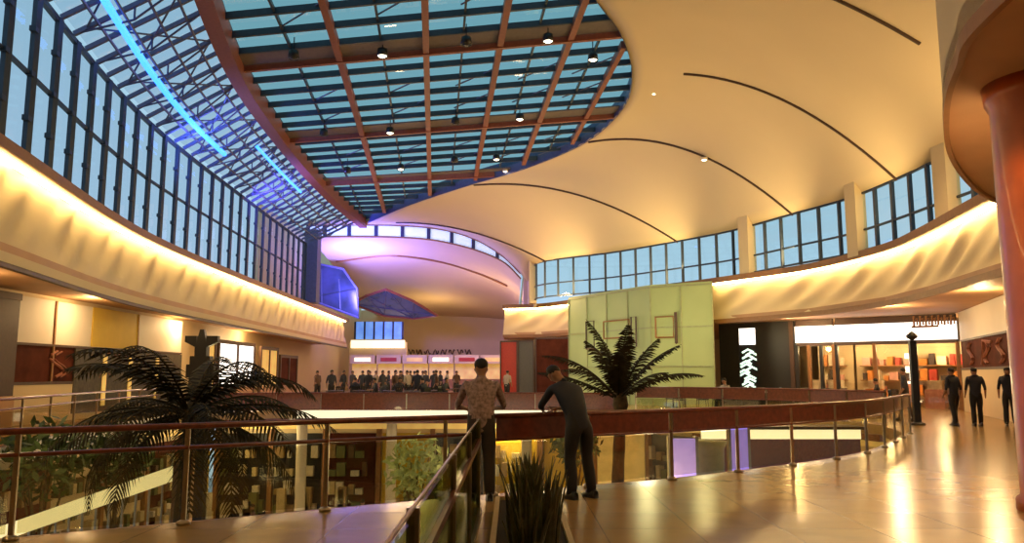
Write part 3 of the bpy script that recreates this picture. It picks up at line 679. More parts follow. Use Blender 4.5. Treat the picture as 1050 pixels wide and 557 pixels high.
# two lit shops
def lit_shop(p0, p1, label, seedv, nm, glow):
    a = on(par(p0)); b = on(par(p1)); t, L = frame_thing('shop', label, 'shop', a, b)
    MB().box(0, L, -.12, .2, 3.02, 3.80).build('sign_box', M['signwhite'], t)
    MB().box(0, L, 0, .25, 3.80, 4.12).build('header', M['darktrim'], t); MB().box(0, L, 0, .25, 2.86, 3.02).build('door_lintel', M['darktrim'], t)
    n = max(3, round(L/1.5))
    for i in range(n+1): MB().box(L*i/n-.07, L*i/n+.07, -.02, .14, 0, 2.9).build('post', M['black'] if i % 2 == 0 else M['trim'], t)
    for i in range(n):
        if i == nm: continue
        MB().box(L*i/n+.07, L*(i+1)/n-.07, .05, .065, 0, 2.86).build('glass_pane', M['glass_shop'], t)
    shop_interior(t, 0, L, 3.0, 3.0, seedv)
    R = random.Random(seedv); rows_ = MB()
    for s in range(3):
        x = .4; mb = MB(); z = .55+.7*s
        while x < L-.5:
            wv = R.uniform(.15, .4); h = R.uniform(.2, .55); mb.box(x, x+wv, 2.55, 2.9, z, z+h, R.randrange(5)); x += wv+R.uniform(.03, .2)
        o = mb.build('shelf_goods', cols, t); o['kind'] = 'stuff'
    for k in range(max(2, n//2)):
        x = L*(k+.5)/max(2, n//2)
        MB().box(x-.4, x+.4, 1.2, 1.9, 0, .85).box(x-.3, x+.3, 1.3, 1.8, .85, 1.25, 1).build('display_table', [cols[R.randrange(5)], cols[1]], t)
    c = ((a[0]+b[0])/2+1.1, (a[1]+b[1])/2+1.4); point('shop_light', (c[0]-.8, c[1], 2.7), glow, (1, .72, .35), .2); point('shop_light', (c[0]+1.2, c[1]-.9, 2.7), glow, (1, .72, .35), .2)
    return t, L
lit_shop(813, 850, 'narrow lit shop front under a short white sign box, next to the black shop', 5, 1, 70)
t2, L2 = lit_shop(853, 976, 'wide golden lit shop front under a long white sign box', 9, 3, 150)
# orange lettering sign standing above the long white sign
mb = MB()
R = random.Random(4)
for i in range(7):
    x = L2*.69+i*.24; mb.tube([(x, -.35, 3.62), (x+.02, -.35, 4.05)], .045, 6); mb.tube([(x, -.35, 3.85), (x+.13, -.35, 3.95), (x+.14, -.35, 3.65)], .045, 6)
mb.tube([(L2*.67, -.35, 3.58), (L2*.88, -.35, 3.58)], .05, 6)
mb.build('brown_lettering', M['trim'], t2)
MB().box(L2*.46, L2*.55, 2.6, 2.7, 1.0, 2.5).build('bright_poster', M['signwhite'], t2)
# hoarding on the far right
def hoarding(a, b, label, z1, z2, z3, low, seedv, yellow=None, letters=True):
    t, L = frame_thing('shop_hoarding', label, 'hoarding', a, b)
    MB().box(0, L, 0, .12, z2, z3).build('white_board', M['white'], t)
    MB().box(0, L, .02, .12, z1, z2).build('maroon_board', M['maroon'], t)
    MB().box(0, L, -.03, .12, low, z1).build('low_wall', M['cream'], t)
    MB().box(0, L, -.05, .0, z1-.05, z1+.04).box(0, L, -.05, .0, z2-.03, z2+.04).build('batten', M['darktrim'], t)
    if yellow: MB().box(L*yellow[0], L*yellow[1], -.02, .0, z2+.04, z3).build('yellow_board', M['yellow'], t)
    if letters:
        mb = MB(); h = z2-z1
        for (c, s) in ((.2, 1), (.5, -1), (.72, 1)):
            pts = [(L*c+.35*h*math.sin(k*.9)*s, -.02, z1+h*(.15+.1*k)) for k in range(8)]
            MB().tube(pts, .05, 6).build('pink_swirl', M['pinkline'], t); MB().tube([(p[0]+.28, p[1], p[2]) for p in pts], .03, 6).build('pink_swirl', M['pinkline'], t)
        MB().tube([(L*.42, -.02, z1+h*.12), (L*.46, -.02, z1+h*.88), (L*.60, -.02, z1+h*.8)], .05, 6).build('pink_swirl', M['pinkline'], t)
    return t, L
hoarding((18.9, 33.0), (15.6, 24.0), 'white and maroon hoarding with a faint swirl beside the orange column', 1.75, 2.9, 4.12, 0, 1)
# left gallery shop fronts: positions on the back wall x about -15
def lw(px): return par_line((-14.8, 14.0), (-15.2, 52.0), px)
def par_line(A_, B_, px):
    k = (px-525)/(F*CP); t_ = (k*A_[1]-A_[0])/((B_[0]-A_[0])-k*(B_[1]-A_[1])); return (A_[0]+(B_[0]-A_[0])*t_, A_[1]+(B_[1]-A_[1])*t_)
a = lw(16); b = lw(190)
t, L = hoarding(a, b, 'long white hoarding with one yellow panel above a maroon graphic band, left gallery', 1.25, 2.45, 3.9, 0, 2)
def frac(px):
    p = lw(px); return math.hypot(p[0]-a[0], p[1]-a[1])/L
MB().box(L*frac(98), L*frac(145), -.03, .0, 2.50, 3.9).build('yellow_board', M['yellow'], t)
for px in (60, 145): MB().box(L*frac(px)-.04, L*frac(px)+.04, -.05, 0, 1.3, 3.9).build('joint_strip', M['trim'], t)
MB().box(L*frac(82), L, -.06, -.01, 0.2, 2.4).build('dark_shutter', mat('olive_dark_board', (.05, .042, .02), .5, var=.5), t)
for px in (112, 138, 165): MB().box(L*frac(px)-.12, L*frac(px)+.12, -.10, -.06, .4, 2.2).build('gold_strip', M['goldlit'], t)
# dark pier left of hoarding
a0 = lw(-12); b0 = lw(15)
t, L = frame_thing('dark_pier', 'dark brown pier at the left edge of the picture beside the white hoarding', 'pier', a0, b0)
MB().box(0, L, -.25, .1, 0.9, 3.9).build('shaft', M['darktrim'], t); MB().box(0, L, -.3, .1, 0, .9).build('plinth', M['soffit'], t); MB().box(0, L-.03, -.32, .1, 3.7, 3.9).build('capital', M['darktrim'], t)
# glowing openings further along
def opening(p0, p1, z0, z1, m, label, fr=M['darktrim']):
    a = lw(p0); b = lw(p1); t, L = frame_thing('lit_shop_window', label, 'shop window', a, b)
    MB().box(0, L, -.08, -.02, z0, z1).build('lit_panel', m, t)
    fm = MB().box(-.2, 0, -.15, 0, 0, z1+.2).box(L, L+.2, -.15, 0, 0, z1+.2).box(0, L, -.15, 0, z1, z1+.2)
    fm.box(L*.48, L*.52, -.15, -.02, z0, z1); fm.build('frame', fr, t)
    MB().box(0, L, -.12, 0, 0, z0).build('apron', M['soffit'], t)
opening(209, 222, .9, 3.0, M['goldlit'], 'narrow golden lit shop window behind the palm, left gallery')
opening(227, 262, 1.0, 3.1, M['signwhite'], 'bright white lit shop window on the left gallery behind the palm fronds')
opening(290, 306, .8, 2.6, M['maroon'], 'dim maroon shop window near the far end of the left gallery')
opening(270, 286, .8, 3.0, M['goldlit'], 'golden lit shop window between the white window and the maroon one')
# panels below the far end of the right fascia
for (p0, p1, Y, z0, z1, m, lb) in [(513, 531, 50.5, 0, 3.6, 'redpanel', 'tall red panel at the rounded end of the far fascia'), (531, 548, 49.5, 0, 3.6, 'greypanel', 'tall grey green panel beside the red panel'),
                                 (549, 590, 48.0, 0, 3.7, 'maroon', 'dark maroon shop front between the grey panel and the green glass box')]:
    A1 = aty(p0, 380, Y); B1 = aty(p1, 380, Y-.8)
    t, L = frame_thing('wall_panel', lb, 'panel', (A1.x, A1.y), (B1.x, B1.y))
    MB().box(.05, L-.05, 0, .2, z0+.1, z1).build('board', M[m], t); MB().box(0, .08, -.05, .2, 0, z1+.05).box(L-.08, L, -.05, .2, 0, z1+.05).box(.08, L-.08, -.05, .2, z1-.05, z1+.05).build('frame', M['darktrim'], t)
A1 = aty(500, 402, 46); t = thing('menu_stand', 'small white board standing by the red panel, beyond the man in the patterned shirt', 'board', (A1.x, 46, 0))
MB().box(-.35, .35, -.03, .03, .35, 1.15).build('board', M['white'], t); MB().tube([(-.3, 0, 0), (-.3, 0, .4)], .03, 6).tube([(.3, 0, 0), (.3, 0, .4)], .03, 6).build('stand', M['black'], t)

# ------------------------------------------------------------------ green glass box
ga = aty(584, 383, 45.0); gb = aty(669, 383, 38.6); gc = aty(733, 383, 37.0)
GA, GB, GC = (ga.x, 45.0), (gb.x, 38.6), (gc.x, 37.0)
t = thing('glass_box', 'tall pale green frosted glass box with thin frames in front of the far clerestory', 'glass enclosure', (GB[0], GB[1], 0))
def loc(p, z): return (p[0]-GB[0], p[1]-GB[1], z)
H = 5.85
for nm, (p, q) in (('left_glass_wall', (GA, GB)), ('right_glass_wall', (GB, GC))):
    d = Vector((q[0]-p[0], q[1]-p[1])); n_ = Vector((-d.y, d.x)).normalized()*.06
    MB().hexa([loc(p, 0), loc(q, 0), loc((q[0]+n_.x, q[1]+n_.y), 0), loc((p[0]+n_.x, p[1]+n_.y), 0), loc(p, H), loc(q, H), loc((q[0]+n_.x, q[1]+n_.y), H), loc((p[0]+n_.x, p[1]+n_.y), H)]).build(nm, M['greenglass'], t)
    L = d.length; n = round(L/1.7)
    for i in range(n+1):
        f = i/n; x = p[0]+d.x*f-n_.x*.6; y = p[1]+d.y*f-n_.y*.6
        MB().beam(loc((x, y), 0), loc((x, y), H), .05, .05).build('joint', mat('pale_joint', (.35, .38, .2), .5) if 'pale_joint' not in bpy.data.materials else bpy.data.materials['pale_joint'], t)
    for z in (1.9, 3.8, 5.8):
        MB().beam(loc((p[0]-n_.x*.6, p[1]-n_.y*.6), z), loc((q[0]-n_.x*.6, q[1]-n_.y*.6), z), .05, .06).build('rail', bpy.data.materials['pale_joint'], t)
gd = (GC[0]+1.2, GC[1]+4)
d = Vector((GC[0]-GB[0], GC[1]-GB[1])).normalized()
MB().prism([loc(q, 0)[:2] for q in (GA, GB, GC, gd, (GA[0]+2.5, GA[1]+3))], H, H+.08).build('roof', M['greenglass'], t)
# dark frames hanging in front of the glass
fm = 'dark thin frame hung on the green glass'
d = Vector((GB[0]-GA[0], GB[1]-GA[1])).normalized(); nn_ = Vector((d.y, -d.x))
if nn_.y > 0: nn_ = -nn_
for (px0, px1, z0, z1) in [(604, 612, 2.9, 4.4), (650, 655, 2.9, 4.4), (622, 648, 3.4, 4.3)]:
    p = par_line(GA, GB, px0); q = par_line(GA, GB, px1)
    p = (p[0]+nn_.x*.25, p[1]+nn_.y*.25); q = (q[0]+nn_.x*.25, q[1]+nn_.y*.25)
    MB().tube([loc(p, z0), loc(p, z1), loc(q, z1), loc(q, z0), loc(p, z0)], .045, 6).build('hung_frame', M['darktrim'] if px0 != 622 else M['trim'], t)
d = Vector((GC[0]-GB[0], GC[1]-GB[1])).normalized()
for (px0, px1, z0, z1) in [(692, 693, 3.0, 4.5), (672, 690, 3.3, 4.3)]:
    p = par_line(GB, GC, px0); q = par_line(GB, GC, px1); p = (p[0]-.1, p[1]-.25); q = (q[0]-.1, q[1]-.25)
    MB().tube([loc(p, z0), loc(p, z1), loc(q, z1), loc(q, z0), loc(p, z0)], .05, 6).build('hung_frame', M['darktrim'] if px0 == 692 else M['trim'], t)
gx = (GA[0]+GB[0]+GC[0])/3; point('box_light', (GB[0]-1, GB[1]-3.5, 3.4), 200, (1, .9, .5), .4); point('box_light', (GA[0]-1.8, GA[1]-4.0, 3.4), 220, (1, .9, .5), .4); point('box_light', (GC[0]-1.5, GC[1]-3.5, 4.2), 120, (1, .85, .45), .4)

# ------------------------------------------------------------------ guards
def guard(name, label, pts, step=1.5, inset=0.12, side=1, top=1.03, low=0.78, panel=False, m_low='rail'):
    P = resample(pts, step); N = normals(P, side); P = [p+n*inset for p, n in zip(P, N)]; top = top-.03 if top > 1 else top
    o0 = P[len(P)//2].copy(); t = thing(name, label, 'railing', (o0.x, o0.y, 0)); Q = [p-o0 for p in P]
    MB().tube([V3(q, top) for q in Q], .034, 10).build('top_rail', M['rail'], t, True)
    MB().tube([V3(q, low) for q in Q], .022, 8).build('lower_rail', M[m_low], t, True)
    for i, q in enumerate(Q):
        n = N[i]; e = V3(q)
        po = MB().beam(V3(e, .0), V3(e, top-.03), .05, .025).build('post', M['chrome'], t); MB().lathe([(.07, 0), (.07, .03), (.03, .05)], (e.x, e.y, 0), 12).build('base_flange', M['chrome'], po, True)
    for a_, b_ in zip(Q[:-1], Q[1:]):
        if low < .3:
            d = (b_-a_); nn = Vector((-d.y, d.x, 0)).normalized()*.012
            MB().hexa([V3(a_-nn, low), V3(b_-nn, low), V3(b_+nn, low), V3(a_+nn, low), V3(a_-nn, top-.03), V3(b_-nn, top-.03), V3(b_+nn, top-.03), V3(a_+nn, top-.03)]).build('wood_panel', M['rail'], t); continue
        d = (b_-a_); a2 = a_+d*.03; b2 = b_-d*.03; nn = Vector((-d.y, d.x, 0)).normalized()*.006
        MB().hexa([V3(a2-nn, .06), V3(b2-nn, .06), V3(b2+nn, .06), V3(a2+nn, .06), V3(a2-nn, low-.04), V3(b2-nn, low-.04), V3(b2+nn, low-.04), V3(a2+nn, low-.04)]).build('glass_pane', M['glass_guard'], t)
        if panel: MB().hexa([V3(a2-nn*2, low), V3(b2-nn*2, low), V3(b2+nn*2, low), V3(a2+nn*2, low), V3(a2-nn*2, top-.03), V3(b2-nn*2, top-.03), V3(b2+nn*2, top-.03), V3(a2+nn*2, top-.03)]).build('wood_panel', M['rail'], t)
    return t
iS = min(range(len(nearC)), key=lambda i: abs(nearC[i].x+0.35))
guard('glass_guard', 'near glass guard with dark red rails in front of the big left palm', nearC[:iS+1], side=-1)
guard('glass_guard', 'curving guard with a dark red panel between its rails, right of the two men', nearC[iS:], side=-1, panel=True, low=.70)
guard('glass_guard', 'distant glass guard on the bright white slab edge across the opening', farC[18:], side=-1, step=1.8, panel=True, low=.06, top=.74)
guard('glass_guard', 'dark red topped guard on the far right rim of the opening', farC[:19], side=-1, step=1.8, panel=True, low=.6)
guard('glass_guard', 'glass guard along the edge of the left gallery', leftC, side=-1, step=1.8)
# straight guard running away from the viewer
P0 = [V3((-0.38, 1.2)), V3((-0.38, 8.9))]
o0 = V3((-0.38, 5)); t = thing('glass_guard', 'straight glass guard running away from the viewer to the man in the patterned shirt', 'railing', (-0.38, 5, 0))
MB().beam((0, -3.8, .79), (0, 4.0, .79), .065, .045).build('handrail', M['rail'], t)
MB().tube([(0, -3.8, 1.03), (0, 4.0, 1.03)], .009, 8).build('top_rail', M['rail'], t)
MB().box(-.008, .008, -3.8, 4.0, .05, .76).build('glass_pane', glass('olive_guard_glass', (.50, .56, .30), .12), t)
MB().box(-.008, .008, -3.8, 4.0, .82, 1.0).build('glass_pane', bpy.data.materials['olive_guard_glass'], t)
MB().box(-.04, .04, -3.8, 4.0, 0, .06).build('base_channel', M['chrome'], t)
for y in (-3.8, -1.9, 0.1, 2.0, 4.0): MB().box(-.025, .025, y-.02, y+.02, 0, 1.03).build('post', M['chrome'], t)

# ------------------------------------------------------------------ plants
def blade_plant(name, label, x, y, n, h, seedv, group=None):
    R = random.Random(seedv); t = thing(name, label, 'plant', (x, y, .12), 0, group)
    for i in range(n):
        a = R.uniform(0, 6.28); r = R.uniform(.0, .13); hh = h*R.uniform(.6, 1.05); ln = R.uniform(.05, .28); wd = R.uniform(.018, .032)
        mb = MB(); L_ = []; 
        for k in range(7):
            f = k/6; x_ = math.cos(a)*(r+ln*f*f*hh); y_ = math.sin(a)*(r+ln*f*f*hh); z_ = hh*f; ww = wd*(1-f**2.5)+.002
            L_.append(((x_-math.sin(a)*ww, y_+math.cos(a)*ww, z_), (x_+math.cos(a)*.008, y_+math.sin(a)*.008, z_), (x_+math.sin(a)*ww, y_-math.cos(a)*ww, z_)))
        for p, q in zip(L_[:-1], L_[1:]): mb.quad(p[0], p[1], q[1], q[0]); mb.quad(p[1], p[2], q[2], q[1])
        mb.build('leaf', M['grass'], t, True)
    return t
t = thing('planter_trough', 'low tan stone planting trough at the feet of the two men', 'planter', (.17, 7.35, 0))
MB().box(-.36, -.31, -2.0, 2.0, 0, .13).box(.31, .36, -2.0, 2.0, 0, .13).box(-.31, .31, -2.0, -1.95, 0, .13).box(-.31, .31, 1.95, 2.0, 0, .13).build('rim', M['planter'], t)
MB().box(-.31, .31, -1.95, 1.95, 0.0, .09).build('soil', M['soil'], t)
lab = ['clump of tall blade leaves nearest the viewer in the stone trough', 'second clump of blade leaves in the trough', 'middle clump of blade leaves in the trough', 'fourth clump of blade leaves in the trough', 'clump of blade leaves farthest along the trough, between the two men']
for i in range(5):
    blade_plant('blade_leaf_plant', lab[i], .17+[-.06, .09, -.08, .08, 0][i], 5.75+i*.72, 26, [.62, .66, .68, .62, .6][i], 20+i, 'blade leaf plants in the trough')
def frond_mesh(L_, droop, up, width, seedv, pairs=26):
    """one palm frond: arching rib with leaflets, growing along +x from the origin"""
    R = random.Random(seedv); mb = MB(); P = []; ang = up; p = Vector((0, 0, 0)); n = 16
    for i in range(n+1):
        P.append(p.copy()); p = p+Vector((math.cos(ang), 0, math.sin(ang)))*L_/n; ang -= droop/n*(0.4+1.2*i/n)
    mb.tube(P, [.022*(1-i/n)+.004 for i in range(n+1)], 5)
    for i in range(pairs):
        f = .12+.86*i/pairs; k = f*n; a = P[int(k)].lerp(P[min(n, int(k)+1)], k-int(k)); d = (P[min(n, int(k)+1)]-P[int(k)]).normalized()
        ll = width*math.sin(math.pi*min(1, f*1.02))**.55*R.uniform(.85, 1.1)
        for s in (-1, 1):
            dr = (d*.75+Vector((0, s*1.0, -.35+R.uniform(-.12, .12)))).normalized(); tip = a+dr*ll-Vector((0, 0, ll*.22)); mid = a+dr*ll*.5
            wv = d*.021
            mb.quad(a-wv, a+wv, mid+wv*1.1, mid-wv*1.1); mb.poly([mid-wv*1.1, mid+wv*1.1, tip])
    return mb
def palm(label, x, y, zc, zb, n, Lf, up_r, droop_r, seedv, tr=.16, width=.5, bias=None):
    R = random.Random(seedv); t = thing('palm_tree', label, 'palm', (x, y, zb)); hz = zc-zb
    mb = MB(); k = 24
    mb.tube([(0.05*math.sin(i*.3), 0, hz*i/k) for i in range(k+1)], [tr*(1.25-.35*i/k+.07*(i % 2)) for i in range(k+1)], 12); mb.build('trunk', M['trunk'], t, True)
    MB().lathe([(tr*.8, -.15), (tr*1.3, .0), (tr*1.1, .15), (tr*.4, .3)], (0.05*math.sin(k*.3), 0, hz), 14).build('crown_heart', M['trunk'], t, True)
    for i in range(n):
        a = 2*math.pi*i/n+R.uniform(-.15, .15); ring = i % 3
        up = up_r[0]+(up_r[1]-up_r[0])*(ring/2)+R.uniform(-.1, .1); dr = R.uniform(*droop_r)
        o = frond_mesh(Lf*R.uniform(.85, 1.08), dr, up, width, seedv*100+i).build('frond', M['frond'], t)
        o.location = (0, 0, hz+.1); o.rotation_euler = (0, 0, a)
    return t
p = aty(193, 432, 11.6)
palm('big palm with arching dark fronds rising through the opening on the left', p.x, 11.6, p.z, -5, 30, 2.2, (-.15, .80), (1.1, 1.9), 3, .10, .42)
p = aty(634, 416, 14.2)
palm('palm with upright fronds behind the guard right of the man in dark clothes', p.x, 14.2, p.z, -5, 14, 1.6, (.55, 1.35), (.5, 1.1), 5, .11, .26)
# shrubs / pale tree on the lower level
def leafy(name, label, x, y, zb, h, r, m, seedv, n=420, trunk=True, cat='tree', leaf=.16):
    R = random.Random(seedv); t = thing(name, label, cat, (x, y, zb))
    mb = MB(); mb.tube([(0, 0, 0), (.04, .02, h*.5), (0, 0, h)], [.09, .07, .03], 8)
    for k in range(7):
        a = k*.9; mb.tube([(0, 0, h*.55+.05*k), (r*.6*math.cos(a), r*.6*math.sin(a), h+.1*k)], [.035, .012], 5)
    mb.build('trunk', M['trunk'], t)
    mb = MB()
    for k in range(n):
        v = Vector((R.gauss(0, 1), R.gauss(0, 1), R.gauss(0, .8))).normalized()*r*R.uniform(.5, 1); c = Vector((0, 0, h+r*.3))+v
        u = Vector((R.gauss(0, 1), R.gauss(0, 1), R.gauss(0, 1))).normalized(); w_ = u.cross(Vector((R.gauss(0, 1), R.gauss(0, 1), R.gauss(0, 1)))).normalized()
        mb.quad(c-u*leaf, c-w_*leaf*.4, c+u*leaf, c+w_*leaf*.4)
    mb.build('foliage', m, t)
p = aty(428, 472, 24); leafy('indoor_tree', 'pale leafy tree standing on the lower level, seen below the far walkway', p.x, 24, -5, p.z+5-.5, 1.0, M['foliage'], 8)
p = aty(45, 475, 17); leafy('indoor_tree', 'round shrub top on the lower level at far left behind the guard', p.x, 17, -5, p.z+5-.2, .9, M['shrub'], 9)
p = aty(120, 470, 20); leafy('indoor_tree', 'second shrub top on the lower level beside the palm', p.x, 20, -5, p.z+5-.2, .9, M['shrub'], 10)
p = aty(590, 455, 27); leafy('indoor_tree', 'dark green tree on the lower level between the two men', p.x, 27, -5, p.z+5-.2, .9, M['shrub'], 11)

# ------------------------------------------------------------------ stairs with lit balustrade on the left
sa = aty(0, 548, 12.4); sb = aty(188, 482, 12.4); sdir = (sb-sa); slo = sa-sdir*.9; L = sb.x-slo.x
t = thing('staircase', 'staircase with a glowing cream balustrade band descending to the left below the guard', 'stairs', (sb.x, 12.4, -5)); o = Vector((sb.x, 12.4, -5))
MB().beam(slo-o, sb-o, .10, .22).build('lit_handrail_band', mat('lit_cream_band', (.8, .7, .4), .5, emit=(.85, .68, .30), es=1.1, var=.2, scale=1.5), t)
nb_ = 26
for i in range(nb_):
    q = slo.lerp(sb, (i+.5)/nb_)-o; MB().tube([(q.x, q.y, q.z-.95), (q.x, q.y, q.z-.08)], .02, 6).build('baluster', M['chrome'], t)
MB().beam(slo-o-Vector((0, 0, 1.05)), sb-o-Vector((0, 0, 1.05)), .14, .28).build('stringer', M['trim'], t)
ns = 22; st = MB()
for i in range(ns):
    a_ = slo.lerp(sb, i/ns)-o; b_ = slo.lerp(sb, (i+1)/ns)-o; st.box(a_.x, b_.x+.02, .08, 1.7, a_.z-1.25, b_.z-1.05)
st.build('treads', M['planter'], t)
MB().box(-.12, .12, -.1, .14, 0, sb.z+5+.15).build('newel_post', M['trim'], t)
MB().box(.0, 1.4, .08, 1.7, sb.z+5-1.25, sb.z+5-1.05).build('landing', M['planter'], t)
MB().box(1.2, 1.4, 1.3, 1.6, 0, sb.z+5-1.25).build('landing_leg', M['trim'], t)

# ------------------------------------------------------------------ lower level shop fronts, columns and furniture
lowcols = [mat('tan_goods', (.30, .2, .09), .6), mat('cream_low_goods', (.55, .45, .25), .6), mat('olive_goods', (.12, .13, .04), .6), mat('brown_goods', (.10, .05, .02), .6), mat('white_goods', (.6, .56, .45), .6)]
def low_wall(label, A_, B_, seedv, segs, z1=-0.37):
    t, L = frame_thing('lower_level_shop', label, 'shop', A_, B_, -5); R = random.Random(seedv); h = z1+5
    MB().box(0, L, 0.1, .3, 0, h).build('wall', M['cream'], t)
    MB().box(0, L, -.1, .1, h-.5, h).build('sign_fascia', M['goldlit'], t)
    x = 0
    for i in range(segs):
        wv = L/segs; k = R.choice(['goldlit', 'black', 'maroon', 'goldlit', 'cream', 'yellow'])
        MB().box(x+.15, x+wv-.15, 0, .1, .1, h-.7).build('shop_window', M[k], t); MB().box(x-.1, x+.1, -.15, .1, 0, h-.5).build('pier', M['trim'], t)
        sg_ = MB()
        for s__ in range(4):
            xx = x+.25
            while xx < x+wv-.5:
                w1 = R.uniform(.12, .4); sg_.box(xx, xx+w1, -.3, -.02, .55+.78*s__, .55+.78*s__+R.uniform(.2, .6), R.randrange(5)); xx += w1+R.uniform(.02, .3)
        if k in ('black', 'maroon', 'cream') or R.random() < .6: sg_.build('shelf_goods', lowcols, t)['kind'] = 'stuff'
        mb = MB()
        for q in range(4): xx = x+.4+R.uniform(0, wv-1.1); mb.box(xx, xx+.35, -.55, -.2, 0, R.uniform(.7, 1.7), R.randrange(5))
        mb.build('display_stand', lowcols, t); x += wv
low_wall('golden lower level shop fronts below the far walkway', (-13, 35.2), (6, 35.2), 4, 8)
low_wall('lower level shop fronts under the left gallery', (-14.2, 12), (-13.2, 35), 6, 8)
low_wall('lower level shop fronts under the right side', (6, 34.8), (15.5, 22), 8, 6)
def round_col(label, x, y, z0, z1, r, m):
    o = MB().lathe([(r*1.25, 0), (r*1.25, .15), (r, .22), (r, z1-z0-.25), (r*1.2, z1-z0-.1), (r*1.2, z1-z0)], seg=24).build('support_column', m, None, True, (x, y, z0)); tag(o, label, 'column')
p = aty(401, 460, 33.6); round_col('slim pale column holding the far walkway, beside the pale tree', p.x, 33.7, -5, -.36, .22, M['white'])
p = aty(309, 450, 33.6); round_col('slim pale column holding the far walkway, left one', p.x, 33.7, -5, -.36, .22, M['white'])
p = aty(540, 450, 33.8); round_col('slim pale column holding the far walkway, between the two men', p.x, 33.8, -5, -.36, .22, M['white'])
def totem(p0, p1, ytop, Y, label):
    a_ = aty(p0, ytop, Y); b_ = aty(p1, ytop, Y); w_ = b_.x-a_.x; t = thing('lit_display_panel', label, 'display', ((a_.x+b_.x)/2, Y, -5)); h = a_.z+5
    MB().box(-w_/2, w_/2, -.08, .08, .3, h).build('violet_panel', M['violet'], t); MB().box(-w_/2-.08, w_/2+.08, -.15, .15, 0, .3).build('base', M['black'], t)
    MB().box(-w_/2-.06, -w_/2, -.1, .1, .3, h+.05).box(w_/2, w_/2+.06, -.1, .1, .3, h+.05).build('frame', M['chrome'], t)
    MB().lathe([(.2, 0), (.22, .04), (.1, .08)], (w_*.15, -.1, h*.55), 14).build('round_mark', M['black'], t)
totem(687, 712, 450, 17.5, 'wide violet lit display panel behind the right guard, left of the pair')
totem(748, 765, 435, 19.0, 'narrow bright violet lit display panel behind the right guard')
A1 = aty(723, 452, 18.5); o = MB().lathe([(.5, 0), (.5, .2), (.42, .3), (.42, A1.z+5-.2), (.5, A1.z+5)], seg=20).build('kiosk_drum', mat('pale_olive_drum', (.42, .42, .2), .5), None, True, (A1.x, 18.5, -5)); tag(o, 'pale olive kiosk drum between the two violet panels', 'kiosk')
# pale lit strip and counters seen through the right guard
A1 = aty(770, 440, 23.5)
t = thing('cafe_counter', 'low counter with a glowing cream top strip beyond the right guard', 'counter', (A1.x, 23.0, -5))
MB().box(-1.6, 3.0, 0, .8, 0, A1.z+5-.25).build('body', M['rail'], t); MB().box(-1.6, 3.0, -.06, .0, A1.z+5-.25, A1.z+5+.02).build('lit_strip', M['signwarm'], t); MB().box(-1.7, 3.1, -.1, .9, A1.z+5+.02, A1.z+5+.1).build('top', M['darktrim'], t)

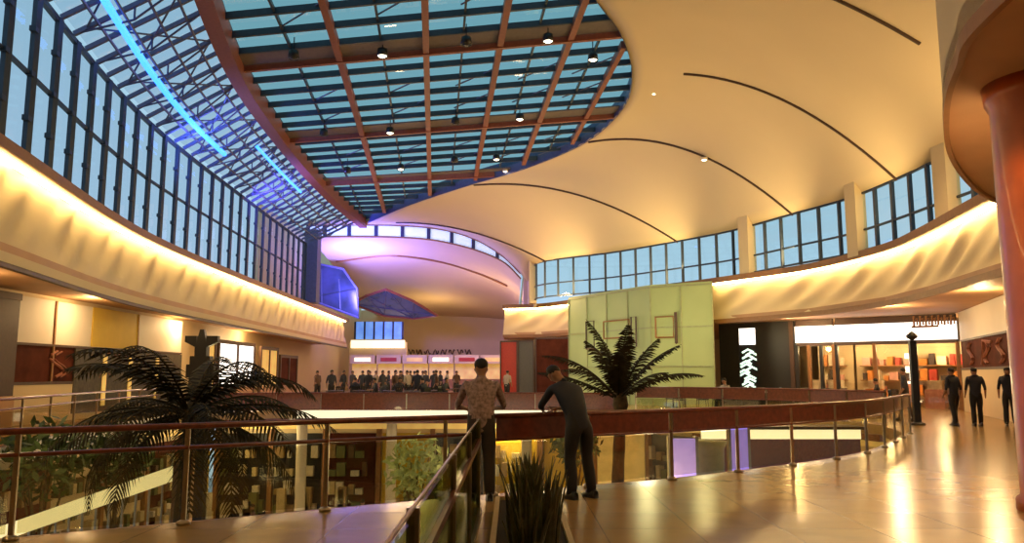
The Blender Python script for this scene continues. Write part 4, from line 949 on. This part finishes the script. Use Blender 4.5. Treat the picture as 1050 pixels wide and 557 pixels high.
# ------------------------------------------------------------------ people
def person(label, loc, rz, J, shirt, pants, fingers=True, group=None, hairm=None, shirt_sleeve=True, scale=1.0):
    """J: joint positions (metres, facing +y). One continuous skinned body; clothes are zones of it, hair and shoes are children."""
    t = thing('person', label, 'person', loc, rz, group)
    V = []; E_ = []; Rd = []; tagv = []
    def add(p, r, par=None, zone='skin'):
        V.append(Vector(p)); Rd.append(r); tagv.append(zone)
        if par is not None: E_.append((par, len(V)-1))
        return len(V)-1
    pel = add(J['pelvis'], (.155, .118), None, 'shirt')
    wst = add(J['waist'], (.135, .105), pel, 'shirt'); ch = add(J['chest'], (.165, .12), wst, 'shirt'); nk0 = add(J['neckbase'], (.075, .07), ch, 'shirt')
    nk = add(Vector(J['neckbase']).lerp(Vector(J['head']), .42), (.052, .052), nk0, 'skin')
    hd = Vector(J['head']); up = (hd-Vector(J['neckbase'])).normalized(); fw = Vector(J.get('face', (0, 1, 0))).normalized(); fw = (fw-up*fw.dot(up)*.7).normalized()
    jaw = add(hd-up*.035+fw*.012, (.068, .075), nk, 'skin'); sk_ = add(hd+up*.055, (.086, .098), jaw, 'skin'); 
    add(hd-up*.02+fw*.105, (.014, .018), jaw, 'skin')
    sd_ = fw.cross(up).normalized()
    for s in (-1, 1): add(hd+up*.0+sd_*s*.088, (.012, .022), jaw, 'skin')
    hands = []
    for s, k in ((-1, 'l'), (1, 'r')):
        sh = add(J['sh_'+k], (.062, .062), ch, 'shirt'); ep = Vector(J['el_'+k]); wp = Vector(J['wr_'+k]); sp = V[sh]
        m1 = add(sp.lerp(ep, .45), (.050, .050), sh, 'shirt'); el = add(ep, (.040, .040), m1, 'shirt' if shirt_sleeve else 'skin'); m2 = add(ep.lerp(wp, .4), (.037, .037), el, 'shirt' if shirt_sleeve == 2 else 'skin')
        wr = add(wp, (.026, .022), m2, 'skin'); hdv = (wp-ep).normalized(); hdir = Vector(J.get('hand_'+k, tuple(hdv))).normalized()
        pm = add(wp+hdir*.06, (.040, .016), wr, 'skin')
        lat = Vector(J.get('palm_'+k, (0, 1, 0))); lat = (lat-hdir*lat.dot(hdir)).normalized(); nrm = hdir.cross(lat).normalized()*s
        if fingers:
            for q, (ln, off) in enumerate(((.068, -.030), (.078, -.010), (.073, .010), (.056, .029))):
                b0 = add(wp+hdir*.095+lat*off, (.0088, .0088), pm, 'skin'); b1 = add(wp+hdir*(.095+ln*.55)+lat*off*1.15-nrm*.008, (.0082, .0082), b0, 'skin'); add(wp+hdir*(.095+ln*.9)+lat*off*1.2-nrm*.035, (.007, .007), b1, 'skin')
            b0 = add(wp+hdir*.035-lat*.045, (.011, .011), pm, 'skin'); add(wp+hdir*.075-lat*.062-nrm*.02, (.009, .009), b0, 'skin')
    for s, k in ((-1, 'l'), (1, 'r')):
        hp = add(J['hip_'+k], (.095, .10), pel, 'pants'); kp = Vector(J['kn_'+k]); ap = Vector(J['an_'+k])
        m1 = add(V[hp].lerp(kp, .5), (.082, .085), hp, 'pants'); kn = add(kp, (.058, .062), m1, 'pants'); m2 = add(kp.lerp(ap, .35), (.064, .068), kn, 'pants'); an = add(ap, (.056, .060), m2, 'pants')
        fd = Vector(J.get('foot_'+k, (0, 1, 0))).normalized(); add(ap+fd*.12-Vector((0, 0, .04)), (.035, .028), an, 'shoe')
    me = bpy.data.meshes.new('body'); me.from_pydata([tuple(v) for v in V], E_, []); o = bpy.data.objects.new('body', me); COL.objects.link(o)
    Rd = [((q if isinstance(q, tuple) else (q, q))[0]*(1.22 if z_ == 'pants' else 1.12 if z_ == 'shirt' else 1), (q if isinstance(q, tuple) else (q, q))[1]*(1.22 if z_ == 'pants' else 1.12 if z_ == 'shirt' else 1)) for q, z_ in zip(Rd, tagv)]
    md = o.modifiers.new('skin', 'SKIN'); md.use_smooth_shade = True
    for i, r in enumerate(Rd): me.skin_vertices[0].data[i].radius = r
    me.skin_vertices[0].data[0].use_root = True
    o.modifiers.new('sub', 'SUBSURF').levels = 2 if fingers else 1
    dg = bpy.context.evaluated_depsgraph_get(); ev = o.evaluated_get(dg); nm = bpy.data.meshes.new_from_object(ev); nm.name = 'body'
    COL.objects.unlink(o); bpy.data.objects.remove(o)
    shoe = M['black']; zones = {'skin': 0, 'shirt': 1, 'pants': 2, 'shoe': 3}
    nm.materials.clear()
    for q in (M['skin'], shirt, pants, shoe): nm.materials.append(q)
    segs_ = [(V[a_], V[b_], tagv[a_], tagv[b_]) for a_, b_ in E_]
    for f in nm.polygons:
        c = f.center; best = (9, 'skin')
        for a_, b_, za, zb in segs_:
            ab = b_-a_; tt = max(0, min(1, (c-a_).dot(ab)/max(ab.dot(ab), 1e-9))); dd = (c-(a_+ab*tt)).length
            if dd < best[0]: best = (dd, za if tt < .5 else zb)
        f.material_index = zones[best[1]]; f.use_smooth = True
    bo = bpy.data.objects.new('body', nm); COL.objects.link(bo); bo.parent = t
    # hair: cap over the back and crown
    hm = MB(); nu, nv = 16, 10; c0 = hd+up*.042-fw*.010
    for i in range(nv+1):
        th = math.pi*.80*i/nv
        for j in range(nu):
            ph = 2*math.pi*j/nu; f_ = math.cos(ph); lim = 1.0 if f_ < -.1 else 1-.56*(f_+.1)/1.1; tv = th*lim
            d_ = up*math.cos(tv)+(fw*math.cos(ph)+sd_*math.sin(ph))*math.sin(tv); hm.v.append(tuple(c0+d_*0.094*(.98-.16*max(0, i/nv-.45))))
    for i in range(nv):
        for j in range(nu): j2 = (j+1) % nu; hm.f.append((i*nu+j, i*nu+j2, (i+1)*nu+j2, (i+1)*nu+j)); hm.mi.append(0)
    hm.build('hair', hairm or M['hair'], t, True)
    for s, k in ((-1, 'l'), (1, 'r')):
        ap = Vector(J['an_'+k]); fd = Vector(J.get('foot_'+k, (0, 1, 0))).normalized(); sx_ = Vector((fd.y, -fd.x, 0)); sm = MB(); zb = ap.z-.09
        prof_ = [(-.09, .032, .09), (-.06, .042, .10), (0, .044, .105), (.06, .046, .08), (.12, .050, .055), (.16, .045, .05), (.19, .025, .04)]; n0 = []
        for (f_, w_, h_) in prof_:
            n0.append(len(sm.v)); c_ = ap+fd*f_; 
            for (a_, z_) in ((-1, 0), (1, 0), (1, .6), (.6, 1), (-.6, 1), (-1, .6)): q = c_+sx_*w_*a_; sm.v.append((q.x, q.y, zb+h_*z_))
        for i in range(len(n0)-1):
            for j in range(6): j2 = (j+1) % 6; sm.f.append((n0[i]+j, n0[i]+j2, n0[i+1]+j2, n0[i+1]+j)); sm.mi.append(0)
        sm.f.append(tuple(n0[0]+j for j in range(6))); sm.mi.append(0); sm.f.append(tuple(n0[-1]+j for j in range(6))[::-1]); sm.mi.append(0)
        sm.build('shoe', M['black'], t, True)
    return t
def stand(lean=0, arms='down', hs=0.09, walk=0):
    J = dict(pelvis=(0, -lean*.3, .95), waist=(0, -lean*.1, 1.08), chest=(0, lean*.5, 1.30), neckbase=(0, lean*.9, 1.47), head=(0, lean*1.2+.01, 1.61))
    for s, k in ((-1, 'l'), (1, 'r')):
        J['sh_'+k] = (s*.185, lean*.8, 1.41); J['hip_'+k] = (s*.09, -lean*.3, .90); w_ = walk*s
        J['kn_'+k] = (s*hs, -lean*.2+w_*.12+abs(w_)*.04, .49); J['an_'+k] = (s*hs*1.15, -lean*.2+w_*.25, .09)
        if arms == 'down': J['el_'+k] = (s*.25, lean*.7-.03-w_*.06, 1.12); J['wr_'+k] = (s*.26, lean*.7+.06-w_*.14, .87)
        elif arms == 'rail': J['el_'+k] = (s*.30, lean+.10, 1.13); J['wr_'+k] = (s*.17, lean+.30, 1.09); J['hand_'+k] = (-s*.5, .8, -.1); J['palm_'+k] = (0, .2, 1)
    return J
shA = mat('dusty_pink_patterned_shirt', (.30, .21, .20), .9, var=.5, scale=26); paA = mat('dark_trousers', (.035, .025, .02), .8)
shB = mat('black_navy_shirt', (.010, .012, .022), .7); paB = mat('black_trousers', (.010, .008, .008), .7)
g1 = atz(493, 513, 0); g2 = atz(585, 510, 0)
J = stand(.10, 'rail', .095); person('man in a dusty pink patterned shirt and dark trousers leaning on the rail, back turned', (g1.x, g1.y, 0), math.radians(4), J, shA, paA, shirt_sleeve=1)
J = stand(.26, 'rail', .10)
J['head'] = (-.06, .40, 1.54); J['neckbase'] = (0, .29, 1.42); J['chest'] = (0, .15, 1.28); J['waist'] = (0, -.02, 1.08); J['pelvis'] = (0, -.10, .95); J['face'] = (-.5, .8, -.35)
for s, k in ((-1, 'l'), (1, 'r')): J['sh_'+k] = (s*.19, .24, 1.37); J['el_'+k] = (s*.27, .42, 1.12); J['wr_'+k] = (s*.12, .60, 1.08); J['kn_'+k] = (s*.13, -.04, .50); J['an_'+k] = (s*.15, -.12, .09)
person('man in black shirt and black trousers bent forward over the rail', (g2.x+.08, g2.y, 0), math.radians(30), J, shB, paB, shirt_sleeve=2)
grey = mat('dim_grey_jacket', (.03, .03, .04), .8)
for (px, py, rz, wk, lb, m_) in [(980, 437, 20, .5, 'person in dark clothes walking at the left of the pair near the orange column', shB), (1003, 437, -15, .4, 'person in a dark jacket standing second from the orange column', grey), (1037, 437, 150, .3, 'person in dark clothes half hidden behind the orange column', shB)]:
    g = atz(px, py, 0); person(lb, (g.x, g.y, 0), math.radians(rz), stand(.02, 'down', .10, wk), m_, paB, fingers=False)
g = atz(930, 432, 0); person('slim distant person walking left of the black pylon', (g.x, g.y, 0), 1.2, stand(.02, 'down', .09, .8), grey, paA, fingers=False)
# crowd beyond the far walkway
tones = [shB, grey, mat('brown_shirt', (.10, .05, .03), .8), mat('pale_shirt', (.35, .28, .22), .8), mat('olive_shirt', (.05, .05, .02), .8)]
def sit():
    J = dict(pelvis=(0, 0, .55), waist=(0, .0, .68), chest=(0, .04, .92), neckbase=(0, .08, 1.09), head=(0, .11, 1.24))
    for s, k in ((-1, 'l'), (1, 'r')):
        J['sh_'+k] = (s*.185, .06, 1.03); J['hip_'+k] = (s*.10, .03, .53); J['kn_'+k] = (s*.13, .46, .52); J['an_'+k] = (s*.13, .48, .09); J['el_'+k] = (s*.25, .16, .82); J['wr_'+k] = (s*.18, .40, .80)
    return J
R = random.Random(12); protos = []
far_lab = 'person standing in the crowd at the far food court tables'
for i in range(4): protos.append(person(far_lab, (0, 0, 0), 0, stand(.03, 'down', .09, [.5, .2, -.5, 0][i]), tones[i], paB, fingers=False, group='people standing in the far crowd'))
spots_ = [(378, 41), (392, 44), (405, 40), (418, 43), (428, 39), (437, 45), (448, 41), (458, 47), (352, 45), (340, 40), (468, 52), (385, 50), (412, 52), (446, 57), (326, 46), (520, 45), (372, 47), (398, 48.5), (421, 48), (433, 50), (452, 51), (362, 50.5), (410, 46.4), (425, 53), (445, 48.6), (379, 53.5)]
names_l = {3: 0}
for i, (px, Y) in enumerate(spots_):
    x = (px-525)/F*(Y*CP-1.0*SP*0); rz = R.uniform(0, 6.28)
    if i < 4: protos[i].location = (x, Y, 0); protos[i].rotation_euler = (0, 0, rz)
    else: copy_tree(protos[i % 4], (x, Y, 0), rz)
# food court tables and chairs
def cafe_table(label, x, y, group, m_top='darktrim'):
    t = thing('cafe_table', label, 'table', (x, y, 0), 0, group)
    MB().lathe([(.40, .70), (.42, .72), (.42, .745), (.40, .75)], seg=24).build('table_top', M[m_top], t, True)
    MB().lathe([(.03, .02), (.03, .70)], seg=10).build('pedestal', M['black'], t, True); MB().lathe([(.26, 0), (.24, .02), (.05, .035)], seg=20).build('foot', M['black'], t, True); return t
def cafe_chair(label, x, y, rz, group):
    t = thing('cafe_chair', label, 'chair', (x, y, 0), rz, group)
    MB().box(-.22, .22, -.22, .22, .43, .48).build('seat', M['black'], t)
    mb = MB()
    for i in range(5): mb.box(-.21+.085*i, -.16+.085*i, -.23, -.20, .50, .88)
    mb.box(-.22, .22, -.235, -.195, .84, .92).build('backrest', M['black'], t)
    for sx__ in (-1, 1):
        for sy__ in (-1, 1): MB().tube([(sx__*.21, sy__*.22, 0), (sx__*.19, sy__*.19, .44)], .017, 6).build('leg', M['black'], t)
    MB().tube([(-.2, -.21, .45), (-.21, -.23, .88), (-.19, -.23, .93), (.19, -.23, .93), (.21, -.23, .88), (.2, -.21, .45)], .017, 6).build('back_frame', M['black'], t)
    return t
tl = 'dark round table in the far food court beyond the opening'; cl = 'black slatted chair in the far food court beyond the opening'
tp = cafe_table(tl, 0, 0, 'far food court tables'); cp_ = cafe_chair(cl, 0, 0, 0, 'far food court chairs'); first = True; k = 0
for (px, Y) in [(372, 38), (398, 37.5), (424, 37), (450, 38.5), (384, 42.0), (430, 42), (345, 37.4), (466, 43.5)]:
    x = (px-525)/F*Y
    if first: tp.location = (x, Y, 0)
    else: copy_tree(tp, (x, Y, 0), R.random())
    for q in range(1):
        a = [1.5, 1.2, 1.9, 1.6, 1.0, 2.0, 1.5, 1.4][k]; k += 1; lx, ly = x+.72*math.cos(a), Y+.72*math.sin(a)
        if first and q == 0: cp_.location = (lx, ly, 0); cp_.rotation_euler = (0, 0, a+math.pi/2)
        else: copy_tree(cp_, (lx, ly, 0), a+math.pi/2)
    first = False
# seated people at those tables
sl = 'seated person in dark clothes at the far food court tables'; sp0 = None
for i, (px, Y) in enumerate([(366, 39.3), (388, 36.6), (410, 39.8), (436, 36.4), (456, 37.3), (397, 45.8)]):
    x = (px-525)/F*Y
    if sp0 is None: sp0 = person(sl, (x, Y, 0), .3, sit(), shB, paB, fingers=False, group='seated people in the far food court')
    else: copy_tree(sp0, (x, Y, 0), R.uniform(0, 6.2))
    st_ = copy_tree(cp_, (x, Y, 0), 0); 
# match chair heading to its sitter
sit_o = [o for o in sc.objects if o.get('label') == sl]; chs = [o for o in sc.objects if o.get('label') == cl][-6:]
for s_, c_ in zip(sit_o, chs): c_.location = s_.location; c_.rotation_euler = s_.rotation_euler
# right cafe seating beyond the opening
wl_ = ['pale round cafe table on the right walkway, leftmost one', 'pale round cafe table on the right walkway, second from left', 'pale round cafe table in front of the black shop', 'pale round cafe table in front of the narrow lit shop', 'pale round cafe table nearest the wide golden shop']
cl2 = 'black slatted cafe chair on the right walkway by the shops'; c2 = None; t2_ = None
for i, (px, Y) in enumerate([(700, 34), (752, 33.5), (775, 35.5), (836, 31), (880, 29.5)]):
    x = (px-525)/F*Y
    if t2_ is None: t2_ = cafe_table(wl_[i], x, Y, 'pale cafe tables on the right walkway', 'white')
    else: copy_tree(t2_, (x, Y, 0), 0, wl_[i])
    for q in range(3):
        a = i+q*2.1; lx, ly = x+.75*math.cos(a), Y+.75*math.sin(a)
        if c2 is None: c2 = cafe_chair(cl2, lx, ly, a+math.pi/2, 'cafe chairs on the right walkway')
        else: copy_tree(c2, (lx, ly, 0), a+math.pi/2)
rl = 'dark dressed person seated by the right cafe tables'
x = (760-525)/F*32.2; 
s1 = person('person in a pale shirt seated at the cafe tables before the black shop', ((742-525)/F*33.0, 33.0, 0), 2.2, sit(), tones[3], paB, fingers=False); copy_tree(c2, s1.location, 2.2)
s2 = person('person in dark clothes seated before the wide golden shop', ((897-525)/F*31, 31, 0), 1.0, sit(), shB, paB, fingers=False); copy_tree(c2, s2.location, 1.0)
# lower level people
low_lab = ['person in dark clothes on the lower level left of the pale tree', 'person standing on the lower level right of the palm trunk', 'person in brown on the lower level under the far walkway']
for i, (px, Y, m_) in enumerate([(376, 31, shB), (268, 30, tones[2]), (450, 32, grey)]):
    q = protos[[0, 2, 1][i]]; o = copy_tree(q, ((px-525)/F*Y, Y, -5), i*2.0, low_lab[i]); o['group'] = 'people on the lower level'
# black pylon on the right walkway, directory sign on the left
g = atz(941, 436, 0); t = thing('sign_pylon', 'slim black sign pylon standing on the right walkway before the golden shop', 'pylon', (g.x, g.y, 0))
MB().box(-.10, .10, -.06, .06, .08, 2.55).build('shaft', M['black'], t); MB().lathe([(.22, 0), (.22, .05), (.12, .09)], seg=20).build('base', M['black'], t, True); MB().lathe([(.02, 2.55), (.16, 2.65), (.16, 2.72), (.02, 2.84)], seg=14).build('finial', M['black'], t, True)
g = aty(205, 400, 24); t = thing('direction_sign', 'dark tall direction sign with two short arms behind the left palm', 'sign', (g.x, 24, -5))
z1 = aty(205, 338, 24).z+5; z2 = aty(205, 350, 24).z+5; z3 = aty(205, 362, 24).z+5
MB().box(-.30, .30, -.15, .15, 0, z3-.1).build('shaft', M['black'], t); MB().box(-.18, .18, -.12, .12, z3-.1, z2-.15).build('neck', M['black'], t)
for s in (-1, 1):
    MB().hexa([(min(s*.15, s*.5), -.1, z2-(.02 if s < 0 else .20)), (max(s*.15, s*.5), -.1, z2-(.20 if s < 0 else .02)), (max(s*.15, s*.5), .1, z2-(.20 if s < 0 else .02)), (min(s*.15, s*.5), .1, z2-(.02 if s < 0 else .20)), (min(s*.15, s*.5), -.1, z2+.16), (max(s*.15, s*.5), -.1, z2+.16), (max(s*.15, s*.5), .1, z2+.16), (min(s*.15, s*.5), .1, z2+.16)]).build('arm', M['black'], t)
    MB().box(min(s*.28, s*.42), max(s*.28, s*.42), -.1, .1, z3-.75, z3-.35).build('arm', M['black'], t)
MB().hexa([(-.17, -.1, z2-.15), (.17, -.1, z2-.15), (.17, .1, z2-.15), (-.17, .1, z2-.15), (-.06, -.08, z1), (.06, -.08, z1), (.06, .08, z1), (-.06, .08, z1)]).build('head', M['black'], t)
